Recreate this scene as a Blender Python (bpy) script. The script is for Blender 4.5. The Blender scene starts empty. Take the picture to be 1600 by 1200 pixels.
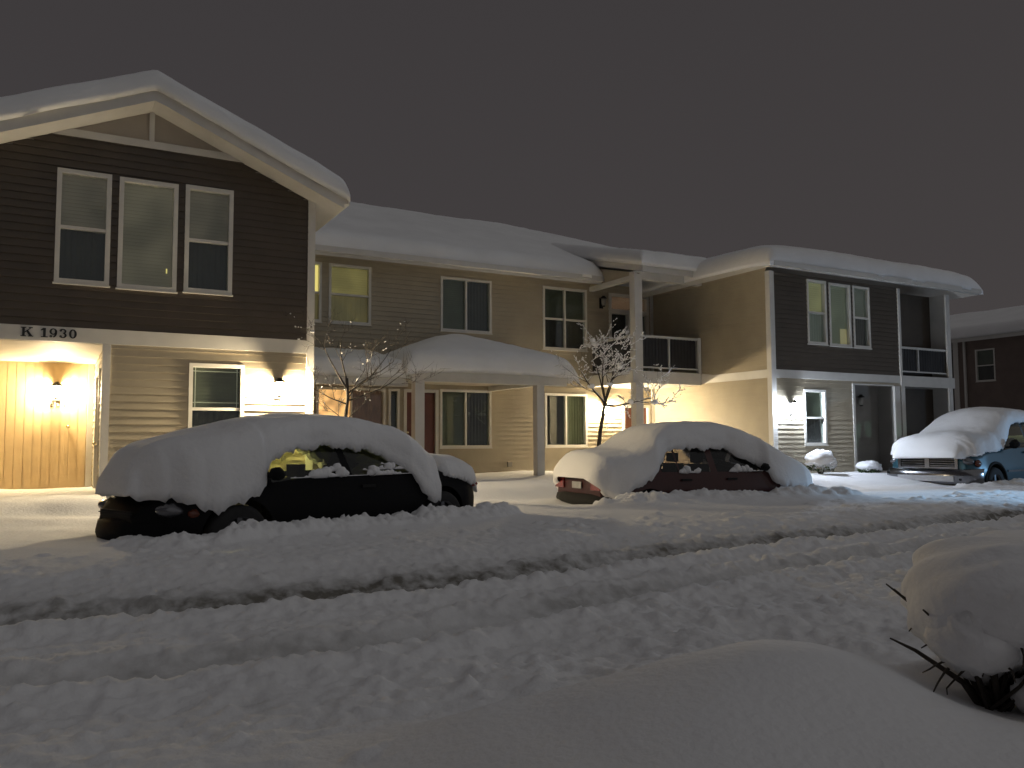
import bpy, math, random
import numpy as np
from mathutils import Vector, Matrix

random.seed(7)
RS = np.random.RandomState(11)
scene = bpy.context.scene
COL = scene.collection

# ------------------------------------------------------------------ helpers
class MB:
    """collects faces; build() links them as ONE mesh object"""
    def __init__(s):
        s.v = []; s.f = []; s.sm = []
    def quad(s, a, b, c, d, smooth=False):
        n = len(s.v); s.v += [tuple(a), tuple(b), tuple(c), tuple(d)]
        s.f.append((n, n+1, n+2, n+3)); s.sm.append(smooth)
    def box(s, x0, x1, y0, y1, z0, z1, f=None):
        n = len(s.v)
        p = [(x0,y0,z0),(x1,y0,z0),(x1,y1,z0),(x0,y1,z0),(x0,y0,z1),(x1,y0,z1),(x1,y1,z1),(x0,y1,z1)]
        if f: p = [f(*q) for q in p]
        s.v += p
        for q in ((0,3,2,1),(4,5,6,7),(0,1,5,4),(1,2,6,5),(2,3,7,6),(3,0,4,7)):
            s.f.append(tuple(n+i for i in q)); s.sm.append(False)
    def prism(s, poly, d0, d1, f):
        """poly of (a,b) extruded from d0 to d1; f(a,b,d)->xyz"""
        n = len(s.v); k = len(poly)
        s.v += [f(a,b,d0) for a,b in poly] + [f(a,b,d1) for a,b in poly]
        s.f.append(tuple(range(n, n+k))); s.sm.append(False)
        s.f.append(tuple(range(n+2*k-1, n+k-1, -1))); s.sm.append(False)
        for i in range(k):
            j = (i+1) % k
            s.f.append((n+i, n+j, n+k+j, n+k+i)); s.sm.append(False)
    def tube(s, pts, rad, sides=6, cap=True):
        pts = [Vector(p) for p in pts]
        n0 = len(s.v); m = len(pts)
        for i, p in enumerate(pts):
            t = (pts[min(i+1,m-1)] - pts[max(i-1,0)])
            t = t.normalized() if t.length > 1e-9 else Vector((0,0,1))
            a = t.cross(Vector((0.31,0.17,0.93)));  a = a if a.length > 1e-3 else t.cross(Vector((1,0,0)))
            a.normalize(); b = t.cross(a)
            r = rad[i] if hasattr(rad, '__len__') else rad
            for k in range(sides):
                an = 2*math.pi*k/sides
                s.v.append(tuple(p + a*(r*math.cos(an)) + b*(r*math.sin(an))))
        for i in range(m-1):
            for k in range(sides):
                k2 = (k+1) % sides
                s.f.append((n0+i*sides+k, n0+i*sides+k2, n0+(i+1)*sides+k2, n0+(i+1)*sides+k)); s.sm.append(True)
        if cap:
            s.f.append(tuple(n0+k for k in range(sides-1,-1,-1))); s.sm.append(False)
            s.f.append(tuple(n0+(m-1)*sides+k for k in range(sides))); s.sm.append(False)
    def grid(s, P, smooth=True, closed_u=False):
        """P array [n,m,3]"""
        n, m = P.shape[:2]; o = len(s.v)
        s.v += [tuple(q) for q in P.reshape(-1,3).tolist()]
        for i in range(n - (0 if closed_u else 1)):
            i2 = (i+1) % n
            for j in range(m-1):
                s.f.append((o+i*m+j, o+i2*m+j, o+i2*m+j+1, o+i*m+j+1)); s.sm.append(smooth)
        return o
    def lathe(s, prof, c, axis='z', seg=20, smooth=True):
        """prof list of (r,h)"""
        P = np.zeros((seg, len(prof), 3))
        for k in range(seg):
            a = 2*math.pi*k/seg
            for j, (r, h) in enumerate(prof):
                u, w = r*math.cos(a), r*math.sin(a)
                P[k,j] = (u, w, h) if axis == 'z' else (u, h, w)
        P += np.array(c)
        s.grid(P, smooth, closed_u=True)
    def build(s, name, mat, parent=None, weld=False):
        me = bpy.data.meshes.new(name)
        me.from_pydata(s.v, [], s.f)
        me.polygons.foreach_set('use_smooth', s.sm)
        if weld:
            import bmesh
            bm = bmesh.new(); bm.from_mesh(me)
            bmesh.ops.remove_doubles(bm, verts=bm.verts, dist=0.0005)
            bmesh.ops.recalc_face_normals(bm, faces=bm.faces)
            bm.to_mesh(me); bm.free()
        me.update()
        me.materials.append(mat)
        o = bpy.data.objects.new(name, me); COL.objects.link(o)
        if parent: o.parent = parent
        return o

def thing(name, label, cat, loc=(0,0,0), rz=0, group=None):
    o = bpy.data.objects.new(name, None); COL.objects.link(o)
    o.location = loc; o.rotation_euler = (0,0,rz); o.empty_display_size = .2
    return tag(o, label, cat, group)
def tag(o, label, cat, group=None):
    o['label'] = label; o['category'] = cat
    if group: o['group'] = group
    return o
def struct(o):
    o['kind'] = 'structure'; return o

# numpy value noise
_T = RS.rand(512, 512)
def vnoise(x, y):
    x = np.asarray(x, float); y = np.asarray(y, float)
    xi = np.floor(x).astype(int); yi = np.floor(y).astype(int)
    fx = x-xi; fy = y-yi
    fx = fx*fx*fx*(fx*(fx*6-15)+10); fy = fy*fy*fy*(fy*(fy*6-15)+10)
    a = _T[xi % 512, yi % 512]; b = _T[(xi+1) % 512, yi % 512]
    c = _T[xi % 512, (yi+1) % 512]; d = _T[(xi+1) % 512, (yi+1) % 512]
    return (a*(1-fx)+b*fx)*(1-fy) + (c*(1-fx)+d*fx)*fy - .5
def fbm(x, y, o=4, g=.5):
    r = 0; a = 1
    for i in range(o):
        r = r + a*vnoise(x*2**i*1.03+17.3*i, y*2**i*.97+5.1*i); a *= g
    return r
def sstep(a, b, x):
    t = np.clip((x-a)/(b-a), 0, 1); return t*t*(3-2*t)

# ------------------------------------------------------------------ materials
def mat(name, col, rough=.6, metal=0., noise=None, bump=None, spec=.5, coat=0.):
    """noise=(scale, amount) mottles the base colour; bump=(scale, strength, dist)"""
    m = bpy.data.materials.new(name); m.use_nodes = True
    nt = m.node_tree; b = nt.nodes['Principled BSDF']
    b.inputs['Base Color'].default_value = (*col, 1)
    b.inputs['Roughness'].default_value = rough
    b.inputs['Metallic'].default_value = metal
    b.inputs['Specular IOR Level'].default_value = spec
    b.inputs['Coat Weight'].default_value = coat
    tc = nt.nodes.new('ShaderNodeTexCoord')
    if noise:
        n = nt.nodes.new('ShaderNodeTexNoise'); n.inputs['Scale'].default_value = noise[0]; n.inputs['Detail'].default_value = 5
        nt.links.new(tc.outputs['Object'], n.inputs['Vector'])
        r = nt.nodes.new('ShaderNodeMapRange'); r.inputs[1].default_value=.3; r.inputs[2].default_value=.7
        r.inputs[3].default_value = 1-noise[1]; r.inputs[4].default_value = 1+noise[1]
        nt.links.new(n.outputs['Fac'], r.inputs[0])
        h = nt.nodes.new('ShaderNodeHueSaturation'); h.inputs['Color'].default_value = (*col,1)
        nt.links.new(r.outputs[0], h.inputs['Value']); nt.links.new(h.outputs[0], b.inputs['Base Color'])
    if bump:
        n = nt.nodes.new('ShaderNodeTexNoise'); n.inputs['Scale'].default_value = bump[0]; n.inputs['Detail'].default_value = 6
        nt.links.new(tc.outputs['Object'], n.inputs['Vector'])
        bp = nt.nodes.new('ShaderNodeBump'); bp.inputs['Strength'].default_value = bump[1]; bp.inputs['Distance'].default_value = bump[2]
        nt.links.new(n.outputs['Fac'], bp.inputs['Height']); nt.links.new(bp.outputs[0], b.inputs['Normal'])
    return m
def emit(name, col, strength, base=(.5,.5,.5), noise=None):
    m = mat(name, base, .8)
    b = m.node_tree.nodes['Principled BSDF']
    b.inputs['Emission Color'].default_value = (*col,1); b.inputs['Emission Strength'].default_value = strength
    if noise:
        nt = m.node_tree
        tc = nt.nodes.new('ShaderNodeTexCoord')
        n = nt.nodes.new('ShaderNodeTexNoise'); n.inputs['Scale'].default_value = noise[0]; n.inputs['Detail'].default_value = 1
        nt.links.new(tc.outputs['Object'], n.inputs['Vector'])
        r = nt.nodes.new('ShaderNodeMapRange'); r.inputs[1].default_value=.35; r.inputs[2].default_value=.65
        r.inputs[3].default_value = strength*(1-noise[1]); r.inputs[4].default_value = strength*(1+noise[1])
        nt.links.new(n.outputs['Fac'], r.inputs[0]); nt.links.new(r.outputs[0], b.inputs['Emission Strength'])
    return m
def glass(name, tint=(.9,.95,.93), rough=.02):
    m = bpy.data.materials.new(name); m.use_nodes = True
    nt = m.node_tree; nt.nodes.clear()
    out = nt.nodes.new('ShaderNodeOutputMaterial'); mx = nt.nodes.new('ShaderNodeMixShader')
    tr = nt.nodes.new('ShaderNodeBsdfTransparent'); tr.inputs[0].default_value = (*tint,1)
    gl = nt.nodes.new('ShaderNodeBsdfGlossy'); gl.inputs['Roughness'].default_value = rough
    lw = nt.nodes.new('ShaderNodeLayerWeight'); lw.inputs[0].default_value = .5
    pw = nt.nodes.new('ShaderNodeMath'); pw.operation='POWER'; pw.inputs[1].default_value = 4.5; nt.links.new(lw.outputs['Facing'], pw.inputs[0])
    fr = nt.nodes.new('ShaderNodeMath'); fr.operation='MULTIPLY_ADD'; fr.inputs[1].default_value=.94; fr.inputs[2].default_value=.045; nt.links.new(pw.outputs[0], fr.inputs[0])
    nt.links.new(fr.outputs[0], mx.inputs[0]); nt.links.new(tr.outputs[0], mx.inputs[1]); nt.links.new(gl.outputs[0], mx.inputs[2])
    nt.links.new(mx.outputs[0], out.inputs[0])
    return m

SNOW = mat('snow', (.80,.80,.81), .85, noise=(1.3,.04), bump=(26,.35,.02), spec=.2)
SNOW_ROOF = mat('roof_snow', (.80,.80,.80), .85, noise=(.9,.05), bump=(9,.3,.03), spec=.2)
TAN = mat('tan_siding', (.365,.318,.235), .55, noise=(2.2,.07), bump=(60,.12,.004))
BROWN = mat('brown_siding', (.073,.057,.042), .6, noise=(2.5,.12), bump=(60,.15,.004))
PEDI = mat('grey_panel', (.36,.32,.27), .7, noise=(2,.06))
TRIM = mat('white_trim', (.58,.565,.53), .55, noise=(3,.06))
SOFFIT = mat('soffit_board', (.52,.47,.385), .7, noise=(3,.06))
ROOF = mat('shingle', (.06,.055,.05), .9, noise=(20,.3))
BOARD = mat('recess_board', (.50,.37,.20), .6, noise=(4,.07))
FRAME = mat('window_frame', (.62,.60,.55), .45, noise=(5,.04))
DARKIN = mat('dark_room', (.035,.03,.03), .9, noise=(1.5,.4))  # near-black panel colour, stands for the darkness of unlit rooms behind the panes
CURTAIN = mat('grey_curtain', (.17,.165,.13), .9, noise=(3,.12))
GREENCUR = mat('olive_blind', (.14,.145,.10), .9, noise=(3,.1))
PANE = glass('window_glass')
LETTER = mat('black_letter', (.012,.012,.012), .4, noise=(9,.1))
RED = mat('red_door', (.12,.036,.022), .4, noise=(4,.12))
GREYDOOR = mat('grey_door', (.20,.185,.165), .5, noise=(3,.07))
BRASS = mat('knob_metal', (.7,.6,.4), .2, 1., noise=(9,.05))
RAIL = mat('rail_white', (.55,.55,.52), .5, noise=(4,.05))
SCREEN = mat('railing_panel', (.03,.03,.032), .6, noise=(3,.2))
LAMPCAP = mat('lamp_metal', (.02,.018,.015), .5, .5, noise=(9,.1))
CONC = mat('concrete', (.30,.29,.27), .9, noise=(6,.1))
BARK = mat('bark', (.055,.045,.036), .9, noise=(14,.3), bump=(40,.5,.01))
LEAFY = mat('evergreen_leaf', (.045,.075,.022), .7, noise=(8,.3))
BLACKP = mat('black_paint', (.005,.005,.006), .6, noise=(30,.2), spec=.12, coat=0.)
MAROON = mat('maroon_paint', (.045,.009,.008), .35, noise=(25,.12), spec=.35, coat=.2)
TEAL = mat('teal_paint', (.006,.055,.080), .3, .2, noise=(25,.08), coat=.3)
UNDER = mat('underbody', (.008,.008,.008), .9, noise=(9,.2))
RUBBER = mat('rubber', (.015,.015,.016), .85, noise=(20,.2))
RIM = mat('alloy_rim', (.16,.16,.17), .45, .6, noise=(9,.1))
CHROME = mat('chrome', (.20,.20,.21), .22, 1., noise=(9,.05))
CARGLASS = glass('car_glass', (.86,.92,.62), .03)
DARKGLASS = glass('tinted_glass', (.42,.41,.42), .03)
LENS = mat('headlamp_lens', (.10,.10,.11), .12, .3, noise=(30,.1), coat=1.)
TAILRED = mat('tail_lens', (.19,.014,.011), .2, noise=(20,.1), coat=.8)
AMBER = mat('amber_lens', (.10,.022,.008), .2, noise=(20,.1))
PLATE = mat('number_plate', (.34,.34,.35), .5, noise=(20,.1))
SEATM = mat('seat_cloth', (.02,.02,.022), .9, noise=(20,.1))

# snow on the ground: same snow, grey slush in the wheel ruts by a vertex attribute
def ground_mat():
    m = mat('ground_snow', (.80,.80,.81), .85, bump=(30,.3,.025), spec=.2)
    nt = m.node_tree; b = nt.nodes['Principled BSDF']
    at = nt.nodes.new('ShaderNodeAttribute'); at.attribute_name = 'slush'
    n = nt.nodes.new('ShaderNodeTexNoise'); n.inputs['Scale'].default_value = 9; n.inputs['Detail'].default_value = 6
    tc = nt.nodes.new('ShaderNodeTexCoord'); nt.links.new(tc.outputs['Object'], n.inputs['Vector'])
    mul = nt.nodes.new('ShaderNodeMath'); mul.operation='MULTIPLY'
    r = nt.nodes.new('ShaderNodeMapRange'); r.inputs[1].default_value=.3; r.inputs[2].default_value=.65; r.inputs[3].default_value=.35; r.inputs[4].default_value=1.2
    nt.links.new(n.outputs['Fac'], r.inputs[0])
    nt.links.new(at.outputs['Fac'], mul.inputs[0]); nt.links.new(r.outputs[0], mul.inputs[1])
    mul.use_clamp = True
    mx = nt.nodes.new('ShaderNodeMix'); mx.data_type='RGBA'
    mx.inputs[6].default_value=(.80,.80,.81,1); mx.inputs[7].default_value=(.17,.16,.14,1)
    nt.links.new(mul.outputs[0], mx.inputs[0]); nt.links.new(mx.outputs[2], b.inputs['Base Color'])
    return m
GSNOW = ground_mat()

# ------------------------------------------------------------------ the ground: one sheet of snow
def axis_lines(segs):
    out = []
    for a, b, s0, s1 in segs:
        x = a
        while x < b - 1e-6:
            out.append(x); t = (x-a)/(b-a); x += s0 + (s1-s0)*t
    out.append(segs[-1][1]); return np.array(out)
gx = axis_lines([(-400,-30,60,25),(-30,-3,6,.12),(-3,-.8,.06,.022),(-.8,5,.02,.022),(5,13,.024,.04),(13,24,.04,.09),(24,45,.1,3),(45,500,5,80)])
gy = axis_lines([(-300,-10,60,8),(-10,.2,4,.15),(.2,1,.06,.02),(1,5.2,.016,.02),(5.2,9,.022,.03),(9,14.5,.032,.06),(14.5,26,.1,1),(26,600,2,90)])
GX, GY = np.meshgrid(gx, gy, indexing='ij')
R1 = np.array([(-30,6.6),(-.9,6.55),(.3,6.45),(1.4,6.28),(2.5,6.34),(4,6.5),(5.2,6.76),(7,7.0),(10.3,7.15),(13.2,7.5),(18,7.9),(40,9)])
R2 = np.array([(-30,5.0),(-.6,4.95),(.2,4.8),(.8,4.72),(1.57,4.74),(2.23,4.88),(3.07,5.08),(4,5.28),(4.8,5.4),(6.1,5.56),(7.8,5.76),(14,6.3),(40,8)])
R3 = np.array([(-30,2.6),(0,2.85),(.77,2.92),(1.4,2.87),(1.9,2.72),(2.3,2.57),(3,2.42),(4,2.6),(6,3.4),(10,4.2),(40,6)])
R1[1:-1] *= .895; R2[1:-1] *= .885
def smooth_interp(x, R):
    return (np.interp(x-.25, R[:,0], R[:,1]) + np.interp(x, R[:,0], R[:,1]) + np.interp(x+.25, R[:,0], R[:,1]))/3
def ground_height(X, Y):
    wig = .035*fbm(X*1.1, Y*.6, 2) + .035*fbm(X*5, Y*5, 2)
    d1 = Y - smooth_interp(X, R1) + wig
    d2 = Y - smooth_interp(X, R2) + wig
    d3 = Y - smooth_interp(X, R3) + .12*fbm(X*2, Y*2, 3)
    zb = .02 - .006*np.clip(X, 0, 20)                       # road falls slightly to the right
    park = .33 - .004*np.clip(X,0,20)
    z = np.full_like(X, .17) + .02*fbm(X*3, Y*6, 3)        # loose snow between the ruts
    z = z + (park - z)*sstep(.12, 1.15, d1)                 # bank up to the parked cars
    near = .19 + .05*fbm(X*1.4, Y*1.4, 3)
    z = np.where(d2 < 0, near, z)
    # ruts
    rut1 = np.exp(-(np.abs(d1)/.24)**3); rut2 = np.exp(-(np.abs(d2)/.25)**3)
    z = z*(1-rut1) + rut1*(zb+.075); z = z*(1-rut2) + rut2*(zb+.10)
    z = z + .05*np.exp(-((d1+.38)/.16)**2) + .045*np.exp(-((d2+.36)/.15)**2) + .03*np.exp(-((d2-.36)/.14)**2)
    # lawn: smooth untouched snow near the camera
    lawn = sstep(.10, -.42, d3)
    mound = .33 + .22*np.exp(-(((X-2.10)/.72)**2+((Y-2.02)/.55)**2)) + .06*np.exp(-(((X-3.8)/.9)**2+((Y-2.0)/.8)**2)) - .06*np.exp(-(((X-.2)/.8)**2+((Y-2)/1.5)**2))
    mound = mound - .12*np.exp(-(((X-2.92)/.45)**2+((Y-1.80)/.40)**2))
    mound = mound + .03*fbm(X*.9+3, Y*.9, 2)
    right = sstep(.55, 1.25, X)
    lawn = lawn*right
    z = z*(1-lawn) + mound*lawn
    # pavement and building level, walking trench between the cars
    y11 = Y - (11.4 + .10*np.clip(X-3,-2,16)*.5)
    up = sstep(-.9, .9, y11)
    z = z + (.49 - park)*up*sstep(8.4, 9.2, Y)
    z = z + .07*fbm(X*.7, Y*.7, 3)*sstep(9, 10.5, Y)
    z = z - .10*np.exp(-((Y-11.35-.05*X)/.35)**2)*sstep(-1.5,.5,X)*sstep(9,7.5,X)
    def bank(a, b, w, h):
        dx, dy = b[0]-a[0], b[1]-a[1]; L2 = dx*dx+dy*dy
        t = np.clip(((X-a[0])*dx+(Y-a[1])*dy)/L2, 0, 1)
        return h*np.exp(-(((X-a[0]-t*dx)**2+(Y-a[1]-t*dy)**2)/(w*w)))*(1+.6*fbm(X*2.3, Y*2.3, 3))
    z = z + bank((1.6,7.95),(4.6,9.0),.42,.07) + bank((7.3,9.55),(11.3,9.15),.42,.13) + bank((16.8,10.4),(21,10.0),.4,.06)
    # lumps
    rough = sstep(.3,-.2,d1)*sstep(-.1,.25,d3) + .75*sstep(0,.3,d1)*sstep(2.4,1.2,d1)
    rough = rough + .55*(1-right)*sstep(.2,-.3,d3)
    rough = np.clip(rough,0,1)*(1-lawn)
    rg = 1-np.clip(rut1+rut2,0,1)*.75
    bil = np.abs(fbm(X*4.2, Y*4.2, 4, .55))
    z = z + rough*rg*(.030*(.28-bil)*1.2 + .026*fbm(X*2.2+4, Y*2.2, 3) + .018*fbm(X*17, Y*17, 4, .62))
    z = z + (1-rough)*(.012*fbm(X*2.5, Y*2.5, 3))
    # slush
    sl = .75*np.exp(-(np.abs(d1-.12)/.26)**3) + .42*np.exp(-(np.abs(d2-.10)/.22)**3)
    sl = sl*(.55+.9*np.clip(fbm(X*.9, Y*2.5, 3)+.5,0,1))*sstep(-.3,1.2,X+1.2)
    sl = sl + .25*rough*np.clip(fbm(X*2.1+9, Y*2.1, 4)-.22,0,1)*3*(d2<-.2) + .18*sstep(.9,.3,d1)*sstep(0,.3,d1)
    return z, np.clip(sl,0,1), rough
GZ, SL, RO = ground_height(GX, GY)
GZ0 = GZ.copy()
# loose lumps thrown up beside the ruts, across the churned part and against the cars
def stamp(cx, cy, r, h):
    i0, i1 = np.searchsorted(gx, [cx-r, cx+r]); j0, j1 = np.searchsorted(gy, [cy-r, cy+r])
    if i1 <= i0 or j1 <= j0: return
    xx = GX[i0:i1, j0:j1]-cx; yy = GY[i0:i1, j0:j1]-cy
    ca = _T[int(cx*977)%512, int(cy*991)%512]*3.14; u = xx*math.cos(ca)+yy*math.sin(ca); v = yy*math.cos(ca)-xx*math.sin(ca)
    q = 1-((u/r)**2+(v/(r*.72))**2)
    top = GZ0[i0:i1, j0:j1] + h*np.sqrt(np.clip(q,0,1))*(1+.9*fbm(GX[i0:i1,j0:j1]*18, GY[i0:i1,j0:j1]*18, 2))
    GZ[i0:i1, j0:j1] = np.where(q>0, np.maximum(GZ[i0:i1, j0:j1], top), GZ[i0:i1, j0:j1])
rr = random.Random(5)
for k in range(9000):
    X = rr.uniform(-1.2, 16)
    m = rr.random()
    y1 = float(np.interp(X, R1[:,0], R1[:,1])); y2 = float(np.interp(X, R2[:,0], R2[:,1])); y3 = float(np.interp(X, R3[:,0], R3[:,1]))
    if m < .26: Y = y1 - .30 + rr.gauss(0,.09)
    elif m < .42: Y = y1 + .34 + rr.gauss(0,.12)
    elif m < .58: Y = y2 - .30 + rr.gauss(0,.10)
    elif m < .66: Y = y2 + .30 + rr.gauss(0,.08)
    elif m < .90: Y = rr.uniform(y3+.1, y2-.2) if X > 1 else rr.uniform(1.5, y2-.2)
    else: Y = rr.uniform(y1+.4, y1+2.2)
    r = rr.choice((.014,.018,.02,.025,.03,.035,.045,.07)) * (1+.05*X)
    stamp(X, Y, r, r*rr.uniform(.10,.36))
# ridges of pushed snow along the near sides of the cars, and dips at wheels
def ridge(a, b, n, h, jit):
    for k in range(n):
        t = rr.random()
        x = a[0]+(b[0]-a[0])*t+rr.gauss(0,jit); y = a[1]+(b[1]-a[1])*t+rr.gauss(0,jit)
        r = rr.uniform(.08,.24); stamp(x, y, r, h*r*rr.uniform(.2,.5))
ridge((.9,7.75),(5.0,9.1), 150, .8, .10)
ridge((.6,8.3),(1.0,7.8), 20, .5, .10)
ridge((7.0,9.7),(11.4,9.2), 150, .8, .12)
ridge((16.5,10.4),(20.5,9.9), 60, .7, .12)
def gh(x, y):
    return float(GZ[min(np.searchsorted(gx,x),len(gx)-1), min(np.searchsorted(gy,y),len(gy)-1)])
P = np.stack([GX, GY, GZ], -1)
n_, m_ = GX.shape
me = bpy.data.meshes.new('ground')
idx = np.arange(n_*m_).reshape(n_, m_)
Q = np.stack([idx[:-1,:-1], idx[1:,:-1], idx[1:,1:], idx[:-1,1:]], -1).reshape(-1,4)
me.vertices.add(n_*m_); me.vertices.foreach_set('co', P.reshape(-1).astype(np.float32))
me.loops.add(Q.size); me.loops.foreach_set('vertex_index', Q.reshape(-1).astype(np.int32))
me.polygons.add(len(Q)); me.polygons.foreach_set('loop_start', (np.arange(len(Q))*4).astype(np.int32))
me.polygons.foreach_set('use_smooth', np.ones(len(Q), bool))
me.update(calc_edges=True)
at = me.attributes.new('slush', 'FLOAT', 'POINT'); at.data.foreach_set('value', SL.reshape(-1).astype(np.float32))
me.materials.append(GSNOW)
ground = bpy.data.objects.new('ground', me); COL.objects.link(ground); struct(ground)

# ------------------------------------------------------------------ the apartment building
B = thing('apartment_building', 'two-storey tan and brown apartment building with snowy roofs and lit wall lamps', 'building', (0,13,.2))
BL = Vector(B.location)
def front(Y):   # plane facing the street (-Y); u = X
    return lambda u, z, o=0.: (u-BL.x, Y-o-BL.y, z-BL.z)
def side(X):    # plane facing -X; u = Y
    return lambda u, z, o=0.: (X-o-BL.x, u-BL.y, z-BL.z)
def sideR(X):   # plane facing +X
    return lambda u, z, o=0.: (X+o-BL.x, u-BL.y, z-BL.z)
def W(x, y, z): return (x-BL.x, y-BL.y, z-BL.z)

def siding(name, f, u0, u1, z0, z1, holes, m, lim=None, pitch=.108, prot=.018):
    mb = MB()
    rows = list(np.arange(z0, z1-1e-6, pitch)) + [z1]
    for i in range(len(rows)-1):
        za, zb = rows[i], rows[i+1]
        br = sorted(set([za, zb] + [h[k] for h in holes for k in (2,3) if za < h[k] < zb]))
        for a, b in zip(br[:-1], br[1:]):
            L, R = (u0, u1) if lim is None else lim((a+b)/2)
            La, Ra = (L, R) if lim is None else lim(a)
            Lb, Rb = (L, R) if lim is None else lim(b)
            if R-L < .01: continue
            seg = [(L, R)]
            for h in holes:
                if h[2] < (a+b)/2 < h[3]:
                    ns = []
                    for s, e in seg:
                        if h[1] <= s or h[0] >= e: ns.append((s,e)); continue
                        if h[0] > s: ns.append((s,h[0]))
                        if h[1] < e: ns.append((h[1],e))
                    seg = ns
            pa = prot*(1-(a-za)/pitch); pb = prot*(1-(b-za)/pitch)
            for s, e in seg:
                sa, sb = (La, Lb) if s == L else (s, s)
                ea, eb = (Ra, Rb) if e == R else (e, e)
                mb.quad(f(sa,a,pa), f(ea,a,pa), f(eb,b,pb), f(sb,b,pb))
                if a == za: mb.quad(f(s,a,0), f(e,a,0), f(e,a,pa), f(s,a,pa))
    return mb.build(name, m, B)

def fbox(mb, f, u0, u1, z0, z1, o0, o1):
    mb.box(u0,u1,z0,z1,o0,o1, lambda u,z,o: f(u,z,o))

def window(f, u0, u1, z0, z1, style, up, low=None, tw=.055, sill=True, parent=None, halves=None, label=None):
    """frame is the window's own mesh; pane and blinds are its sub-parts"""
    mb = MB()
    for a,b,c,d in ((u0,u0+tw,z0,z1),(u1-tw,u1,z0,z1),(u0+tw,u1-tw,z1-tw,z1),(u0+tw,u1-tw,z0,z0+tw)):
        fbox(mb, f, a,b,c,d, -.10,.028)
    if sill: fbox(mb, f, u0-.015,u1+.015,z0-.022,z0-.001,-.02,.045)
    zm = z0 + (z1-z0)*.49; um = (u0+u1)/2; w = .022
    if style in ('hung','quad'): fbox(mb, f, u0+tw,u1-tw,zm-w,zm+w,-.075,.012)
    if style in ('slider',): fbox(mb, f, um-w,um+w,z0+tw,z1-tw,-.075,.012)
    if style == 'quad':
        fbox(mb, f, um-w,um+w,z0+tw,zm-w-.002,-.075,.011); fbox(mb, f, um-w,um+w,zm+w+.002,z1-tw,-.075,.011)
    o = mb.build('window', FRAME, B)
    if label: o['label'] = label
    p = MB(); fbox(p, f, u0+tw-.01,u1-tw+.01,z0+tw-.01,z1-tw+.01,-.052,-.047)
    p.build('pane', PANE, o)
    if halves:      # left and right halves behind a slider
        for a,b,mm,nm in ((u0+tw,um,halves[0],'blind'),(um,u1-tw,halves[1],'curtain_room_panel')):
            c = MB(); blind_geo(c, f, a+.004,b-.004,z0+tw*.6,z1-tw*.6, nm); c.build(nm, mm, o)
    elif low is None:
        c = MB(); blind_geo(c, f, u0+tw*.6,u1-tw*.6,z0+tw*.6,z1-tw*.6,'blind'); c.build('blind', up, o)
    else:
        c = MB(); blind_geo(c, f, u0+tw*.6,u1-tw*.6,zm+.004,z1-tw*.6,'blind'); c.build('blind', up, o)
        c = MB(); blind_geo(c, f, u0+tw*.6,u1-tw*.6,z0+tw*.6,zm,'curtain_room_panel'); c.build('curtain_room_panel', low, o)
    return o
def blind_geo(mb, f, u0, u1, z0, z1, kind):
    if kind == 'blind':       # slatted blind
        n = max(8, int((z1-z0)/.05))
        for i in range(n):
            a = z0+(z1-z0)*i/n; b = z0+(z1-z0)*(i+1)/n
            mb.quad(f(u0,a,-.075), f(u1,a,-.075), f(u1,b,-.10), f(u0,b,-.10))
        fbox(mb, f, u0,u1,z0,z1,-.13,-.105)
    else:                     # hanging cloth with shallow folds; the dark unlit-room panels use it too
        n = 24
        for i in range(n):
            a = u0+(u1-u0)*i/n; b = u0+(u1-u0)*(i+1)/n
            oa = -.095+.005*math.sin(i*1.9); ob = -.095+.005*math.sin((i+1)*1.9)
            mb.quad(f(a,z0,oa), f(b,z0,ob), f(b,z1,ob), f(a,z1,oa))
        fbox(mb, f, u0,u1,z0,z1,-.14,-.115)

def trimbox(name, m, *boxes):
    mb = MB()
    for b in boxes:
        mb.box(*b, f=W)
    return mb.build(name, m, B)

# lit blinds and curtains
E_DIM  = emit('dim_blind', (.66,.50,.36), .050, (.22,.20,.165), noise=(2.2,.38))
E_DIMC = emit('dim_blind_centre', (.68,.54,.36), .070, (.22,.20,.165), noise=(1.8,.35))
E_YEL  = emit('yellow_blind', (.85,.66,.20), .13, (.3,.26,.15), noise=(2.5,.22))
E_YEL2 = emit('yellow_blind_low', (.80,.56,.17), .062, (.3,.26,.15), noise=(2.5,.25))
E_SLIV = emit('bright_gap', (1,.80,.25), .8, (.4,.3,.2))
E_ORG  = emit('orange_curtain', (1,.52,.20), 1.0, (.4,.25,.12), noise=(4,.45))
E_BRN  = emit('brown_curtain', (.55,.25,.15), .05, (.12,.06,.045), noise=(4,.35))
E_RYEL = emit('yellow_green_blind', (.80,.74,.36), .15, (.25,.24,.15), noise=(2,.2))
E_RGRN = emit('green_grey_room', (.50,.54,.38), .085, (.2,.2,.15), noise=(1.6,.25))
E_RDIM = emit('grey_green_blind', (.42,.46,.38), .055, (.2,.2,.17), noise=(2,.2))
E_SHADE= emit('lamp_shade_glow', (1,.80,.42), .17, (.4,.35,.2))
E_PINK = emit('pink_transom', (.75,.42,.26), .085, (.25,.18,.13), noise=(3,.2))

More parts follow.
